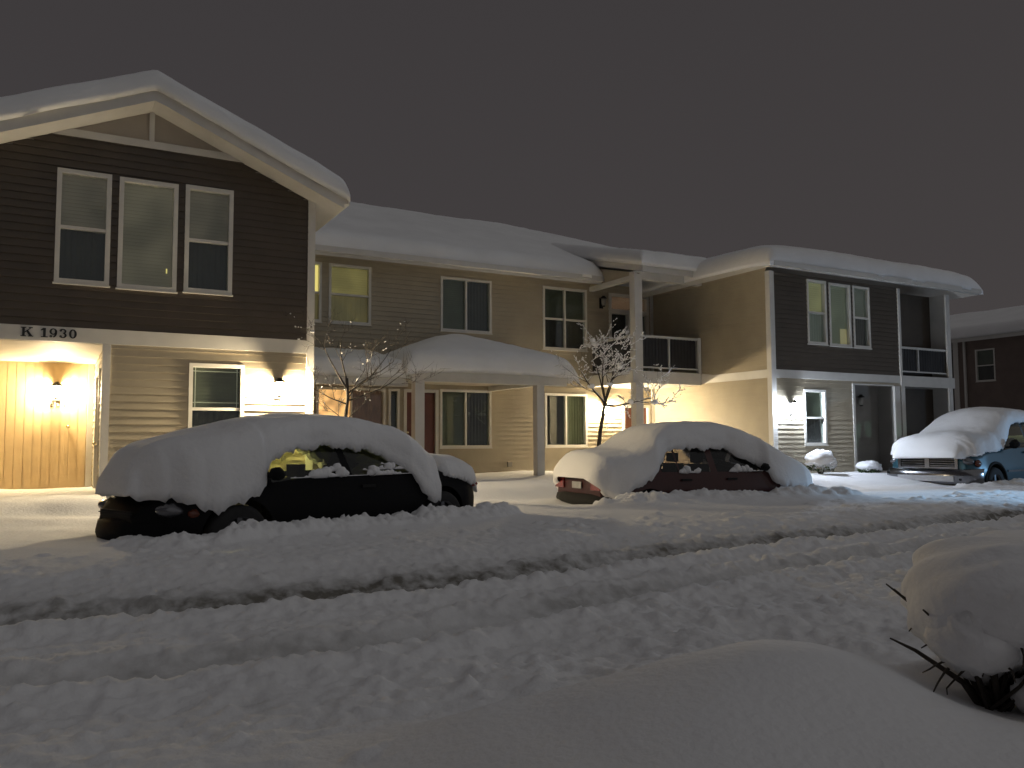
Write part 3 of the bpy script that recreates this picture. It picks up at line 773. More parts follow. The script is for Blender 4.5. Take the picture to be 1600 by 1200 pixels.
# ------------------------------------------------------------------ vehicles
def sm(xs, kx, kz, w=3):
    kx = np.array(kx); kz = np.array(kz); o = np.argsort(kx)
    y = np.interp(xs, kx[o], kz[o])
    for _ in range(w):
        y[1:-1] = .25*y[:-2]+.5*y[1:-1]+.25*y[2:]
    return y
class Car:
    """lofted body: +x forward, z=0 on the road, hubs at hub_x"""
    def __init__(s, sp):
        s.sp = sp
        x0, x1 = sp['x']; s.xs = np.linspace(x0, x1, 140)
        g = lambda k: sm(s.xs, [p[0] for p in sp[k]], [p[1] for p in sp[k]])
        s.zt = g('top'); s.zb = g('belt'); s.wm = g('width'); s.wr = g('rail')
        s.zbot = g('bottom')
        for h in sp['hubs']:
            q = sp['arch']**2-(s.xs-h)**2
            s.zbot = np.maximum(s.zbot, np.where(q>0, sp['r']+np.sqrt(np.clip(q,0,None)), 0))
        s.zb = np.maximum(s.zb, s.zbot+.06)
    def side_w(s, i, z):
        zb = s.zb[i]
        if z <= zb:
            t = (z-.25)/(max(zb,.5)-.25)
            return s.wm[i]*(1 - .07*max(0,.45-t)**1.2*2 - .06*max(0,t-.55)*2)
        zr = s.rail_z(i); wb = s.wm[i]*(1-.06*.9)
        t = min(1,(z-zb)/max(.02,zr-zb)); return wb+(s.wr[i]-wb)*t
    def rail_z(s, i): return s.zb[i] + (s.zt[i]-s.zb[i])*.86
    def section(s, i):
        pts = []
        for t in np.linspace(0,1,7):
            z = s.zbot[i]+(s.zb[i]-s.zbot[i])*t
            pts.append((s.side_w(i,z), z))
        zr = s.rail_z(i); wr = s.wr[i]
        pts.append((wr, zr)); d = s.zt[i]-zr
        pts += [(wr*.86, zr+d*.45),(wr*.6, zr+d*.78),(wr*.3, zr+d*.95),(0, s.zt[i])]
        return pts
    def build(s, T, paint, glassm):
        sp = s.sp; n = len(s.xs)
        sec = [s.section(i) for i in range(n)]; m = len(sec[0])
        half = np.array([[(s.xs[i], y, z) for (y,z) in sec[i]] for i in range(n)])
        body = MB(); sidew = {(g,k): MB() for g in (1,-1) for k in range(len(sp['side_glass']))}; wind = MB(); rearw = MB()
        def cls(i, j, sg):
            x = (s.xs[i]+s.xs[i+1])/2
            if j == 6:
                for k,(a,b) in enumerate(sp['side_glass']):
                    if a<x<b: return sidew[sg,k]
            if j >= 7 and sp['windshield'][0]<x<sp['windshield'][1]: return wind
            if j >= 7 and sp['rear_glass'][0]<x<sp['rear_glass'][1]: return rearw
            return body
        for sg in (1,-1):
            H = half.copy(); H[:,:,1] *= sg
            for i in range(n-1):
                for j in range(m-1):
                    q = (H[i,j],H[i+1,j],H[i+1,j+1],H[i,j+1])
                    cls(i,j,sg).quad(*(q if sg>0 else q[::-1]), smooth=True)
        for i in (0, n-1):
            for j in range(m-1):
                a,b = half[i,j], half[i,j+1]; c = b*(1,-1,1); d = a*(1,-1,1)
                body.quad(a,b,c,d)
        body.build('body', paint, T, weld=True)
        for mb,nm in [(q,'side_window') for q in sidew.values()]+list(((wind,'windscreen'),(rearw,'rear_window'))):
            if mb.v: mb.build(nm, glassm, T, weld=True)
        # dark underbody and wheel wells
        u = MB(); x0,x1 = sp['x']
        u.box(x0+.25,x1-.25,-s.wm.max()*.80,s.wm.max()*.80,.2,.30)
        for h in sp['hubs']:
            for sg in (1,-1):
                y = sg*s.wm.max()*.70
                u.box(h-sp['arch'],h+sp['arch'],min(y,y-sg*.04),max(y,y-sg*.04),.2,s.sp['r']+sp['arch'])
        u.build('underbody', UNDER, T)
        for h in sp['hubs']:
            for sg in (1,-1):
                wheel(T, h, sg*(s.wm.max()-.10), sp['r'], sg)
def wheel(T, x, y, r, sg):
    w = .10
    mb = MB(); c = (x,y,r)
    mb.lathe([(r*.62,-w),(r*.80,-w),(r*.95,-w*.9),(r,-w*.5),(r,w*.5),(r*.95,w*.9),(r*.80,w),(r*.62,w)], c, 'y', 28)
    o = mb.build('wheel', RUBBER, T)
    mb = MB()
    mb.lathe([(r*.64,.09*sg),(r*.60,.085*sg),(r*.57,.05*sg)], c, 'y', 28)
    mb.lathe([(0,.075*sg),(r*.17,.07*sg),(r*.19,.05*sg)], c, 'y', 16)
    mb.lathe([(0,.0),(r*.6,.0)], c, 'y', 24)
    for k in range(5):
        a = 2*math.pi*k/5+.3
        ca, sa = math.cos(a), math.sin(a)
        def f(u,v,q): return (x+u*ca-v*sa, y+q, r+u*sa+v*ca)
        mb.box(r*.12,r*.62,-r*.085,r*.085,.02*sg,.068*sg,f=f)
    mb.build('rim', RIM, o)

def lump(mb, c, r, seed=0, n=14, k=9):
    P = np.zeros((n,k,3))
    for i in range(n):
        a = 2*math.pi*i/n
        for j in range(k):
            b = math.pi*j/(k-1)
            q = 1+.35*float(vnoise(i*.9+seed, j*.9+seed*.7))*(0<j<k-1)
            P[i,j] = (c[0]+r[0]*q*math.sin(b)*math.cos(a), c[1]+r[1]*q*math.sin(b)*math.sin(a), c[2]+r[2]*q*math.cos(b))
    mb.grid(P, True, closed_u=True)

def car_snow(car, T, sp, label):
    """snow blanket over hood, roof and boot; hangs to sp['low'] on both sides"""
    mb = MB()
    for part in sp['parts']:
        x0,x1 = part['x']; n = 130
        xs = np.linspace(x0,x1,n)
        zs = sm(xs,[p[0] for p in part['top']],[p[1] for p in part['top']],6)
        zl = sm(xs,[p[0] for p in part['low']],[p[1] for p in part['low']],2)
        rag = part.get('rag',1)*(.05*fbm(xs*7+x0*3, xs*0+2.3, 3)+.05*fbm(xs*31, xs*0+5.1, 3))
        K = 30; nn = part.get('n',4.0)
        P = np.zeros((n, 2*K+3, 3))
        rf, rb = part['round']
        for i,x in enumerate(xs):
            ci = int(np.clip(np.searchsorted(car.xs, np.clip(x, car.xs[0]+.05, car.xs[-1]-.05)),0,len(car.xs)-1))
            lo = zl[i]
            A = car.side_w(ci, lo) + part.get('out',.07)
            # rounded front and back ends
            e = 1.
            if x > x1-rf: e = math.sqrt(max(0,1-((x-(x1-rf))/rf)**2))
            if x < x0+rb: e = min(e, math.sqrt(max(0,1-(((x0+rb)-x)/rb)**2)))
            top = lo + (zs[i]-lo)*(.02+.98*e**.8); A = A*(.80+.20*e)
            for j in range(2*K+1):
                th = math.pi/2*(j-K)/K
                sy = math.copysign(abs(math.sin(th))**(2/nn), th); cz = abs(math.cos(th))**(2/nn)
                nz = .05*float(vnoise(x*2.1+7, sy*2.0+3)) + .016*float(vnoise(x*9, sy*9))
                P[i,j+1] = (x, A*sy*(1+.03*float(vnoise(x*3.3,cz*4+j//K*9))), lo+(top-lo)*cz + nz*cz*e + rag[i]*(1-cz)**3 + .04*float(vnoise(x*27,sy*30.))*(1-cz))
            P[i,0] = (x, -(A-.16), lo+rag[i]+.04); P[i,2*K+2] = (x, A-.16, lo+rag[i]+.04)
        mb.grid(P)
        for i in (0,n-1):
            o = len(mb.v); mb.v += [tuple(q) for q in P[i].tolist()]
            mb.f.append(tuple(range(o,o+2*K+3))); mb.sm.append(False)
    for (xa,xb,y,z,r) in sp.get('ledges',()):
        n = int(abs(xb-xa)/.014); pts=[]; rad=[]
        for i in range(n+1):
            x = xa+(xb-xa)*i/n
            e = max(0,math.sin(math.pi*i/n))**.4
            q = max(.004, r*e*(.55+1.5*float(fbm(np.array(x*7+z*31),np.array(y*9.),4,.65))))
            pts.append((x, y+.01*float(vnoise(x*19,3.)), z+q*.75)); rad.append(q)
        mb.tube(pts, rad, 8)
    rng = random.Random(3)
    for (x,y,z,rx,ry,rz) in sp.get('lumps',()):
        lump(mb, (x,y,z), (rx,ry,rz), rng.uniform(0,99))
    o = mb.build('car_snow', SNOW, None)
    o.location = T.location; o.rotation_euler = T.rotation_euler
    return tag(o, label, 'snow', 'snow on the vehicles')

# --- black coupe, nose to the left
T1 = thing('parked_car', 'black coupe half buried in snow in front of the house number block', 'car', (2.56,9.46,.02), math.radians(200.3), 'cars parked in front of the building')
S1 = dict(x=(-2.12,2.16), hubs=(1.35,-1.35), r=.31, arch=.37,
    top=[(-2.12,.74),(-2.0,.82),(-1.75,.87),(-1.35,.90),(-.95,1.10),(-.55,1.25),(-.1,1.29),(.25,1.27),(.55,1.16),(1.0,.90),(1.15,.83),(1.6,.77),(1.95,.70),(2.08,.62),(2.16,.52)],
    belt=[(-2.12,.70),(-1.75,.82),(-.9,.86),(.6,.85),(1.1,.80),(1.6,.72),(1.95,.64),(2.08,.57),(2.16,.48)],
    width=[(-2.12,.58),(-2.02,.72),(-1.8,.82),(-1.3,.86),(1.2,.86),(1.6,.82),(1.85,.74),(2.03,.60),(2.12,.45),(2.16,.36)],
    rail=[(-2.12,.50),(-1.75,.70),(-1.35,.68),(-.9,.60),(-.5,.56),(.3,.56),(.6,.60),(1.05,.70),(1.6,.68),(1.95,.58),(2.16,.30)],
    bottom=[(-2.12,.34),(-1.9,.24),(1.8,.2),(2.16,.24)],
    side_glass=((-.82,.02),(.09,.98)), windshield=(.38,1.05), rear_glass=(-1.28,-.52))
C1 = Car(S1); C1.build(T1, BLACKP, CARGLASS)
mb = MB()
pr = [(-.66,1.86),(-.50,2.06),(-.25,2.17),(0,2.20),(.25,2.17),(.50,2.06),(.66,1.86)]
pts = np.array([[(x+dx, y*s_, z) for (dx,z,s_) in ((-.06,.22,1.),(.03,.26,1.03),(.06,.36,1.05),(.04,.46,1.04),(-.04,.50,1.))] for (y,x) in pr])
mb.grid(pts); mb.build('bumper', BLACKP, T1)
mb = MB(); mb.box(2.145,2.165,-.32,.32,.52,.575); mb.box(2.15,2.172,-.34,.34,.543,.552); mb.build('grille', UNDER, T1)
for sg in (1,-1):
    mb = MB(); lump(mb, (1.93,sg*.60,.585), (.14,.13,.065)); mb.build('headlight', LENS, T1)
    mb = MB(); lump(mb, (1.76,sg*.735,.55), (.07,.035,.045)); mb.build('turn_signal', AMBER, T1)
    mb = MB(); lump(mb, (2.12,sg*.40,.34), (.05,.08,.04)); mb.build('fog_lamp', LENS, T1)
    mb = MB(); lump(mb, (1.02,sg*.93,.90), (.08,.09,.065)); mb.box(.98,1.06,min(sg*.80,sg*.9),max(sg*.80,sg*.9),.86,.89); mb.build('wing_mirror', BLACKP, T1)
    mb = MB(); mb.box(-.28,-.10,min(sg*.845,sg*.865),max(sg*.845,sg*.865),.715,.745); mb.build('door_handle', UNDER, T1)
    mb = MB(); lump(mb, (-2.0,sg*.62,.68), (.09,.14,.06)); mb.build('tail_light', TAILRED, T1)
    mb = MB(); mb.box(.0,.45,sg*.36-.22,sg*.36+.22,.32,.52); mb.box(-.16,0,sg*.36-.22,sg*.36+.22,.4,.80); mb.box(-.14,-.04,sg*.36-.12,sg*.36+.12,.801,.95); mb.build('seat', SEATM, T1)
mb = MB(); mb.box(2.205,2.215,-.15,.15,.30,.40); mb.build('number_plate', PLATE, T1)
car_snow(C1, T1, dict(parts=[
    dict(x=(-1.30,2.22), round=(.34,.10), n=3.6, out=.06,
      top=[(2.22,1.10),(2.0,1.19),(1.6,1.31),(1.35,1.37),(.9,1.46),(.25,1.52),(-.3,1.52),(-.75,1.45),(-1.0,1.33),(-1.15,1.20),(-1.3,1.10)],
      low=[(2.22,.72),(1.9,.69),(1.7,.62),(1.55,.56),(1.45,.64),(1.35,.64),(1.1,.78),(1.02,.88),(.95,1.02),(.80,1.10),(.6,1.15),(0,1.16),(-.3,1.12),(-.55,1.03),(-.72,.92),(-.86,.82),(-.98,.64),(-1.1,.50),(-1.3,.55)]),
    dict(x=(-2.2,-1.34), round=(.10,.25), n=3.4, out=.05,
      top=[(-2.2,.94),(-1.8,1.03),(-1.34,1.06)],
      low=[(-2.2,.58),(-2.0,.66),(-1.7,.75),(-1.34,.82)])],
    ledges=[(-.98,.80,.835,.845,.055),(-.95,-.15,.80,.90,.05),(.12,.40,.80,.90,.045),(-.75,-.42,.78,.96,.035)]),
    'smooth thick snow over the black coupe')

# --- dark red saloon, tail to the left
T2 = thing('parked_car', 'dark red saloon buried in snow beside the second small tree', 'car', (9.12,10.5,-.12), math.radians(-6), 'cars parked in front of the building')
S2 = dict(x=(-2.05,2.08), hubs=(1.28,-1.27), r=.29, arch=.35,
    top=[(-2.05,.80),(-1.95,.90),(-1.6,.95),(-1.35,.97),(-1.0,1.22),(-.75,1.33),(-.2,1.37),(.3,1.33),(.6,1.20),(.95,.98),(1.1,.92),(1.6,.84),(1.9,.76),(2.08,.60)],
    belt=[(-2.05,.74),(-1.6,.88),(-1.0,.88),(.6,.86),(1.0,.84),(1.6,.76),(1.9,.68),(2.08,.54)],
    width=[(-2.05,.70),(-1.9,.78),(-1.5,.83),(1.2,.83),(1.7,.78),(1.95,.66),(2.08,.5)],
    rail=[(-2.05,.62),(-1.6,.70),(-1.3,.68),(-.9,.58),(-.5,.55),(.3,.55),(.6,.58),(1.0,.68),(1.6,.66),(2.08,.42)],
    bottom=[(-2.05,.36),(-1.85,.25),(1.8,.22),(2.08,.28)],
    side_glass=((-1.12,-.30),(-.22,.88)), windshield=(.42,1.0), rear_glass=(-1.32,-.72))
S2['side_glass'] = ((-1.05,-.74),(-.70,-.14),(-.04,.80))
C2 = Car(S2); C2.build(T2, MAROON, DARKGLASS)
mb = MB()
pr = [(-.78,-1.85),(-.70,-2.02),(-.4,-2.10),(0,-2.12),(.4,-2.10),(.70,-2.02),(.78,-1.85)]
mb.grid(np.array([[(x-dx, y*s_, z) for (dx,z,s_) in ((-.04,.36,1.),(.03,.38,1.03),(.05,.46,1.04),(.03,.53,1.03),(-.04,.56,1.))] for (y,x) in pr])); mb.build('bumper', UNDER, T2)
for sg in (1,-1):
    mb = MB(); mb.box(-2.075,-1.90,min(sg*.45,sg*.74),max(sg*.45,sg*.74),.62,.80); mb.build('tail_light', TAILRED, T2)
    mb = MB(); lump(mb, (1.96,sg*.52,.62), (.10,.14,.06)); mb.build('headlight', LENS, T2)
    mb = MB(); lump(mb, (1.72,sg*.77,.58), (.10,.03,.05)); mb.build('turn_signal', LENS, T2)
    mb = MB(); lump(mb, (.80,sg*.90,.93), (.07,.08,.06)); mb.box(.77,.83,min(sg*.78,sg*.88),max(sg*.78,sg*.88),.88,.91); mb.build('wing_mirror', UNDER, T2)
    for hx in (-.62,.22):
        mb = MB(); mb.box(hx-.09,hx+.09,min(sg*.815,sg*.838),max(sg*.815,sg*.838),.74,.77); mb.build('door_handle', UNDER, T2)
    mb = MB(); mb.box(-1.0,1.0,min(sg*.83,sg*.845),max(sg*.83,sg*.845),.50,.54); mb.build('side_moulding', UNDER, T2)
    mb = MB(); mb.box(.0,.45,sg*.34-.2,sg*.34+.2,.32,.52); mb.box(-.16,0,sg*.34-.2,sg*.34+.2,.4,.98); mb.box(-.14,-.05,sg*.34-.11,sg*.34+.11,1.0,1.15); mb.build('seat', SEATM, T2)
mb = MB(); mb.box(-1.05,-.6,-.6,.6,.32,.50); mb.box(-1.2,-1.05,-.6,.6,.4,.92); mb.build('rear_seat', SEATM, T2)
mb = MB(); mb.box(-2.075,-2.065,-.15,.15,.63,.73); mb.build('number_plate', PLATE, T2)
car_snow(C2, T2, dict(parts=[
    dict(x=(-2.18,2.16), round=(.3,.22), n=3.6, out=.06,
      top=[(-2.18,1.14),(-1.95,1.19),(-1.45,1.24),(-1.25,1.35),(-1.0,1.56),(-.8,1.64),(.0,1.66),(.55,1.62),(.8,1.52),(1.05,1.40),(1.4,1.22),(1.75,1.06),(2.16,.86)],
      low=[(-2.18,.79),(-2.08,.66),(-1.95,.50),(-1.85,.44),(-1.72,.50),(-1.6,.64),(-1.35,.74),(-1.16,.82),(-1.06,.98),(-.9,1.16),(-.7,1.23),(.30,1.22),(.42,1.12),(.55,1.04),(.82,.96),(.93,.82),(1.05,.66),(1.3,.60),(1.8,.58),(2.16,.56)])],
    ledges=[(-.74,-.36,-.80,.86,.06),(.18,.84,-.80,.865,.055),(.5,.82,-.855,.43,.06)]),
    'rounded snow over the dark red saloon')

# --- teal pickup truck, nose to the left, at the right edge
T3 = thing('pickup_truck', 'teal pickup truck with chrome bumper and snowy bonnet at the right edge', 'truck', (19.05,11.75,-.14), math.radians(186))
S3 = dict(x=(-3.1,2.30), hubs=(1.35,-2.0), r=.385, arch=.48,
    top=[(-3.1,1.22),(-.98,1.24),(-.92,1.30),(-.86,1.78),(-.6,1.86),(-.1,1.88),(.35,1.82),(.62,1.62),(1.02,1.26),(1.1,1.20),(1.7,1.17),(2.1,1.12),(2.25,1.02),(2.30,.92)],
    belt=[(-3.1,1.18),(-.9,1.20),(.5,1.17),(1.0,1.12),(1.8,1.08),(2.15,1.02),(2.30,.84)],
    width=[(-3.1,.96),(-1.0,.98),(1.7,.99),(2.0,.96),(2.2,.90),(2.30,.84)],
    rail=[(-3.1,.90),(-1.0,.90),(-.85,.76),(.35,.74),(.62,.78),(1.02,.84),(1.8,.80),(2.30,.72)],
    bottom=[(-3.1,.5),(2.0,.42),(2.30,.46)],
    side_glass=((-.80,-.36),(-.28,.92)), windshield=(.45,1.0), rear_glass=(-.95,-.86))
C3 = Car(S3); C3.build(T3, TEAL, CARGLASS)
mb = MB()
pr = [(-1.0,1.92),(-.97,2.22),(-.80,2.36),(-.4,2.42),(0,2.43),(.4,2.42),(.80,2.36),(.97,2.22),(1.0,1.92)]
mb.grid(np.array([[(x+dx, y*s_, z) for (dx,z,s_) in ((-.10,.40,.98),(.0,.44,1.),(.04,.56,1.01),(.04,.66,1.01),(-.02,.74,1.),(-.12,.75,.98))] for (y,x) in pr])); mb.build('bumper', CHROME, T3)
mb = MB(); mb.grid(np.array([[(x+.052, y, z) for z in (.48,.52,.60)] for (y,x) in [(-.62,2.395),(-.3,2.425),(0,2.432),(.3,2.425),(.62,2.395)]])); mb.build('air_intake', PLATE, T3)
mb = MB()
mb.box(2.28,2.31,-.62,.62,.74,1.03); g = mb.build('grille', UNDER, T3)
mb = MB()
for a,b,c,d in ((-.66,.66,1.0,1.06),(-.66,.66,.73,.78),(-.05,.05,.78,1.0),(-.66,-.60,.78,1.0),(.60,.66,.78,1.0)): mb.box(2.29,2.335,a,b,c,d)
for k in range(4): mb.box(2.30,2.318,-.6,-.05,.80+k*.05,.812+k*.05); mb.box(2.30,2.318,.05,.6,.80+k*.05,.812+k*.05)
mb.build('grille_bar', CHROME, g)
for sg in (1,-1):
    mb = MB(); lump(mb, (2.17,sg*.78,.90), (.14,.13,.10)); mb.build('headlight', LENS, T3)
    mb = MB(); lump(mb, (2.02,sg*.93,.86), (.12,.05,.08)); mb.build('turn_signal', AMBER, T3)
    mb = MB(); lump(mb, (2.36,sg*.72,.54), (.05,.075,.055)); mb.build('fog_lamp', UNDER, T3)
    # flared black arch lip
    mb = MB()
    for h in S3['hubs']:
        an = np.linspace(-.1, math.pi+.1, 20)
        mb.tube([(h+.485*math.cos(a), sg*.975, .385+.485*math.sin(a)) for a in an], .03, 6)
    mb.build('arch_trim', UNDER, T3)
    mb = MB(); mb.box(-1.45,.85,min(sg*.985,sg*1.005),max(sg*.985,sg*1.005),.66,.70); mb.build('side_moulding', CHROME, T3)
    mb = MB(); lump(mb, (.80,sg*1.13,1.27), (.07,.11,.10)); mb.box(.76,.84,min(sg*.9,sg*1.1),max(sg*.9,sg*1.1),1.18,1.22); mb.build('wing_mirror', UNDER, T3)
    for hx in (-.1,): 
        mb = MB(); mb.box(hx-.1,hx+.1,min(sg*.955,sg*.985),max(sg*.955,sg*.985),1.06,1.10); mb.build('door_handle', CHROME, T3)
    mb = MB(); mb.box(-.1,.4,sg*.42-.25,sg*.42+.25,.6,.85); mb.box(-.25,-.1,sg*.42-.25,sg*.42+.25,.7,1.4); mb.build('seat', SEATM, T3)
# the photo's truck keeps its dark wheel opening and a snow covered bonnet and windscreen
car_snow(C3, T3, dict(parts=[
    dict(x=(-.95,2.50), round=(.55,.2), n=2.9, out=.09,
      top=[(2.50,1.34),(2.2,1.46),(1.8,1.54),(1.4,1.58),(1.1,1.66),(.8,1.83),(.5,1.99),(.2,2.08),(-.2,2.14),(-.95,2.12)],
      rag=.35, low=[(2.50,.98),(2.3,.96),(2.2,1.0),(2.0,1.04),(1.7,1.12),(1.4,1.10),(1.1,1.15),(.95,1.18),(.85,1.25),(.62,1.44),(.45,1.60),(.3,1.70),(0,1.76),(-.95,1.76)]),
    dict(x=(-3.15,-1.02), round=(.2,.1), n=4, out=.03, top=[(-3.15,1.42),(-1.0,1.46)], low=[(-3.15,1.2),(-1.0,1.22)])]),
    'snow heaped on the bonnet and roof of the teal pickup')

# ------------------------------------------------------------------ trees and shrubs
def branch(mb, p, d, L, r, depth, rng, tips, bend=.25, up=.15):
    n = 6; pts = [Vector(p)]; rad = [r]; q = Vector(p); v = Vector(d).normalized()
    for i in range(n):
        v = (v + Vector((rng.gauss(0,bend),rng.gauss(0,bend),rng.gauss(0,bend)+up))*.35).normalized()
        q = q + v*(L/n); pts.append(q.copy()); rad.append(r*(1-.72*(i+1)/n))
    mb.tube(pts, rad, 6 if depth > 1 else 5)
    tips.append((pts, rad, depth))
    if depth <= 0: return
    for k in range(rng.randint(3,5)):
        i = rng.randint(2, n); a = rng.uniform(0,2*math.pi)
        ax = v.orthogonal().normalized(); ax.rotate(Matrix.Rotation(a,3,v))
        nd = (v*rng.uniform(.5,1.0) + ax*rng.uniform(.6,1.1) + Vector((0,0,.1)))
        branch(mb, pts[i], nd, L*rng.uniform(.38,.66), max(.0026,rad[i]*.60), depth-1, rng, tips, bend, up)
def small_tree(loc, label, base_h, limbs, seed, trunk_pts, group, depth=3, r0=.035):
    rng = random.Random(seed); T = thing('small_tree', label, 'tree', loc, 0, 'young trees in front of the building')
    mb = MB(); mb.tube(trunk_pts, [r0*(1-.35*i/(len(trunk_pts)-1)) for i in range(len(trunk_pts))], 9); mb.build('trunk', BARK, T)
    mb = MB(); tips = []
    for (p, d, L, r) in limbs: branch(mb, p, d, L, r, depth, rng, tips)
    mb.build('crown', BARK, T)
    return T, tips
def branch_snow(T, tips, prob, rng, k, label, clumps):
    mb = MB()
    for pts, rad, dep in tips:
        for i in range(len(pts)-1):
            if rng.random() > prob: continue
            a, b = pts[i], pts[i+1]
            d = b-a
            if abs(d.normalized().z) > .86: continue
            h = Vector((0,0,rad[i]+k*.5)); q = k*rng.uniform(.6,1.4)
            m1 = a.lerp(b,.5)+h+Vector((0,0,q*.35))
            mb.tube([a+h*.9, m1, b+h*.9], [q*.45,q,q*.45], 6)
    cand = [p for pts,rad,dep in tips if dep >= 2 for p in pts[2:5]]
    for r in clumps:
        p = rng.choice(cand); lump(mb, (p.x,p.y,p.z+r[2]*.6), r, rng.uniform(0,50), 10, 7)
    o = mb.build('branch_snow', SNOW, None); o.location = T.location
    return tag(o, label, 'snow', 'snow on the young trees')
zt1 = gh(3.9,12.1)-.05
T1t, tips1 = small_tree((3.85,12.1,zt1), 'bare dark young tree in front of the porch, behind the black coupe', .6, [
    ((0,0,1.60),(-.50,.1,.75),.80,.016), ((0.0,0,1.66),(-.08,-.1,1),.70,.015), ((.02,0,1.52),(.60,.1,.6),.95,.016), ((.04,0,1.42),(.95,.0,.22),1.0,.015),
    ((0,0,1.36),(-.9,-.1,.35),.60,.012), ((0,0,1.10),(-.9,.2,.45),.45,.009), ((0,0,1.12),(.9,-.2,.45),.5,.009), ((.05,0,1.56),(.8,-.3,.3),.9,.013), ((.03,0,1.46),(.5,.5,.4),.8,.012)],
    21, [(-.03,0,0),(.0,0,.6),(-.02,0,1.1),(.02,0,1.45),(0,0,1.75)], None)
branch_snow(T1t, tips1, .03, random.Random(4), .010, 'little snow clumps caught on the bare dark tree', [(.04,.03,.025),(.035,.03,.02),(.045,.03,.03)])
zt2 = gh(9.9,14)-.05
T2t, tips2 = small_tree((9.86,14.0,zt2), 'snow laden young tree in front of the lit middle entry lamp', .6, [
    ((.08,0,1.55),(-.75,0,.75),1.0,.022), ((.09,0,1.62),(-.15,.1,1),.95,.020), ((.1,0,1.62),(.28,-.1,1),.95,.020), ((.1,0,1.5),(1,0,.3),1.15,.020),
    ((.09,0,1.6),(-.5,.2,.9),1.05,.018), ((.1,0,1.6),(.6,.2,.75),1.1,.018)],
    33, [(-.14,0,0),(-.11,0,.5),(-.04,0,1.0),(.05,0,1.4),(.10,0,1.68)], None, depth=3, r0=.05)
branch_snow(T2t, tips2, .72, random.Random(8), .0125, 'snow lining the branches of the young tree by the middle entry', [(.09,.07,.05),(.07,.06,.05),(.1,.07,.05),(.06,.06,.05),(.08,.06,.04),(.07,.05,.05),(.09,.06,.04)])

def snow_shrub(loc, r, label, slabel, seed, bare=False):
    rng = random.Random(seed)
    T = thing('shrub', label, 'shrub', loc, 0, 'small shrubs along the right block')
    mb = MB()
    for k in range(14):
        a = rng.uniform(0,6.28); mb.tube([(0,0,0),(.3*r[0]*math.cos(a),.3*r[1]*math.sin(a),r[2]*.5),(r[0]*.8*math.cos(a),r[1]*.8*math.sin(a),r[2]*rng.uniform(.6,1.1))],[.012,.008,.003],5)
    mb.build('branch', BARK, T)
    mb = MB()
    for k in range(700):
        a = rng.uniform(0,6.28); b = math.acos(rng.uniform(-.4,1)); q = rng.uniform(.7,1)
        c = Vector((r[0]*q*math.sin(b)*math.cos(a), r[1]*q*math.sin(b)*math.sin(a), r[2]*.6+r[2]*.5*q*math.cos(b)))
        u = Vector((rng.gauss(0,1),rng.gauss(0,1),rng.gauss(0,1))).normalized()*.028; w = u.orthogonal().normalized()*.014
        mb.quad(c-u,c-w,c+u,c+w)
    mb.build('foliage', LEAFY, T)
    mb = MB()
    lump(mb, (0,0,r[2]*1.10), (r[0]*1.08,r[1]*1.05,r[2]*.62), seed, 24, 14)
    lump(mb, (r[0]*.35,-r[1]*.3,r[2]*.85), (r[0]*.7,r[1]*.7,r[2]*.5), seed+3, 18, 10)
    o = mb.build('shrub_snow', SNOW, None); o.location = loc
    tag(o, slabel, 'snow', 'snow caps on the small shrubs'); return T
snow_shrub((15.0,12.9,.40), (.30,.30,.36), 'small evergreen shrub under the blue-white wall lamp', 'tall snow cap on the shrub under the blue-white wall lamp', 4)
snow_shrub((16.75,13.0,.40), (.27,.24,.20), 'low shrub beside the unlit right entry', 'snow patch on the low shrub beside the unlit right entry', 9)

# big foreground bush, bowed down under a snow pillow
bx, by = 2.92, 1.78; bz = gh(bx,by)-.03
T = thing('bush', 'bare dark bush bent under a heavy pillow of snow in the right foreground', 'bush', (bx,by,bz))
rng = random.Random(12); mb = MB(); tipsb = []
for k in range(18):
    a = rng.uniform(0,6.28); s_ = rng.uniform(.10,.40)
    e = (s_*math.cos(a)+.05, s_*math.sin(a)+.05, rng.uniform(.22,.46))
    mb.tube([(rng.gauss(0,.025),rng.gauss(0,.025),-.03),(e[0]*.30,e[1]*.30,e[2]*.45),(e[0]*.75,e[1]*.75,e[2]*.85),e],[rng.uniform(.009,.02),.011,.007,.003],6)
for k in range(22):
    a = rng.uniform(2.2,5.6); s_ = rng.uniform(.16,.30)
    p0 = Vector((s_*math.cos(a)*.7, s_*math.sin(a)*.7, rng.uniform(.18,.36)))
    d = Vector((math.cos(a),math.sin(a),rng.uniform(-.5,.3)))
    pts = [p0]; v = d.normalized()
    for i in range(5):
        v = (v+Vector((rng.gauss(0,.3),rng.gauss(0,.3),-.22))).normalized(); pts.append(pts[-1]+v*rng.uniform(.014,.032))
    mb.tube(pts, [.006,.005,.004,.0035,.003,.002], 5)
for k in range(24):
    a = rng.uniform(0,6.28); s_ = rng.uniform(.05,.22); z = rng.uniform(.10,.26)
    mb.tube([(rng.gauss(0,.03),rng.gauss(0,.03),.0),(s_*.5*math.cos(a)+.02,s_*.5*math.sin(a),z*.6),(s_*math.cos(a)+.06,s_*math.sin(a)-.01,z+.06)],[.008,.006,.002],5)
mb.build('branch', BARK, T)
mb = MB()
n_b, k_b = 72, 40
P = np.zeros((n_b,k_b,3))
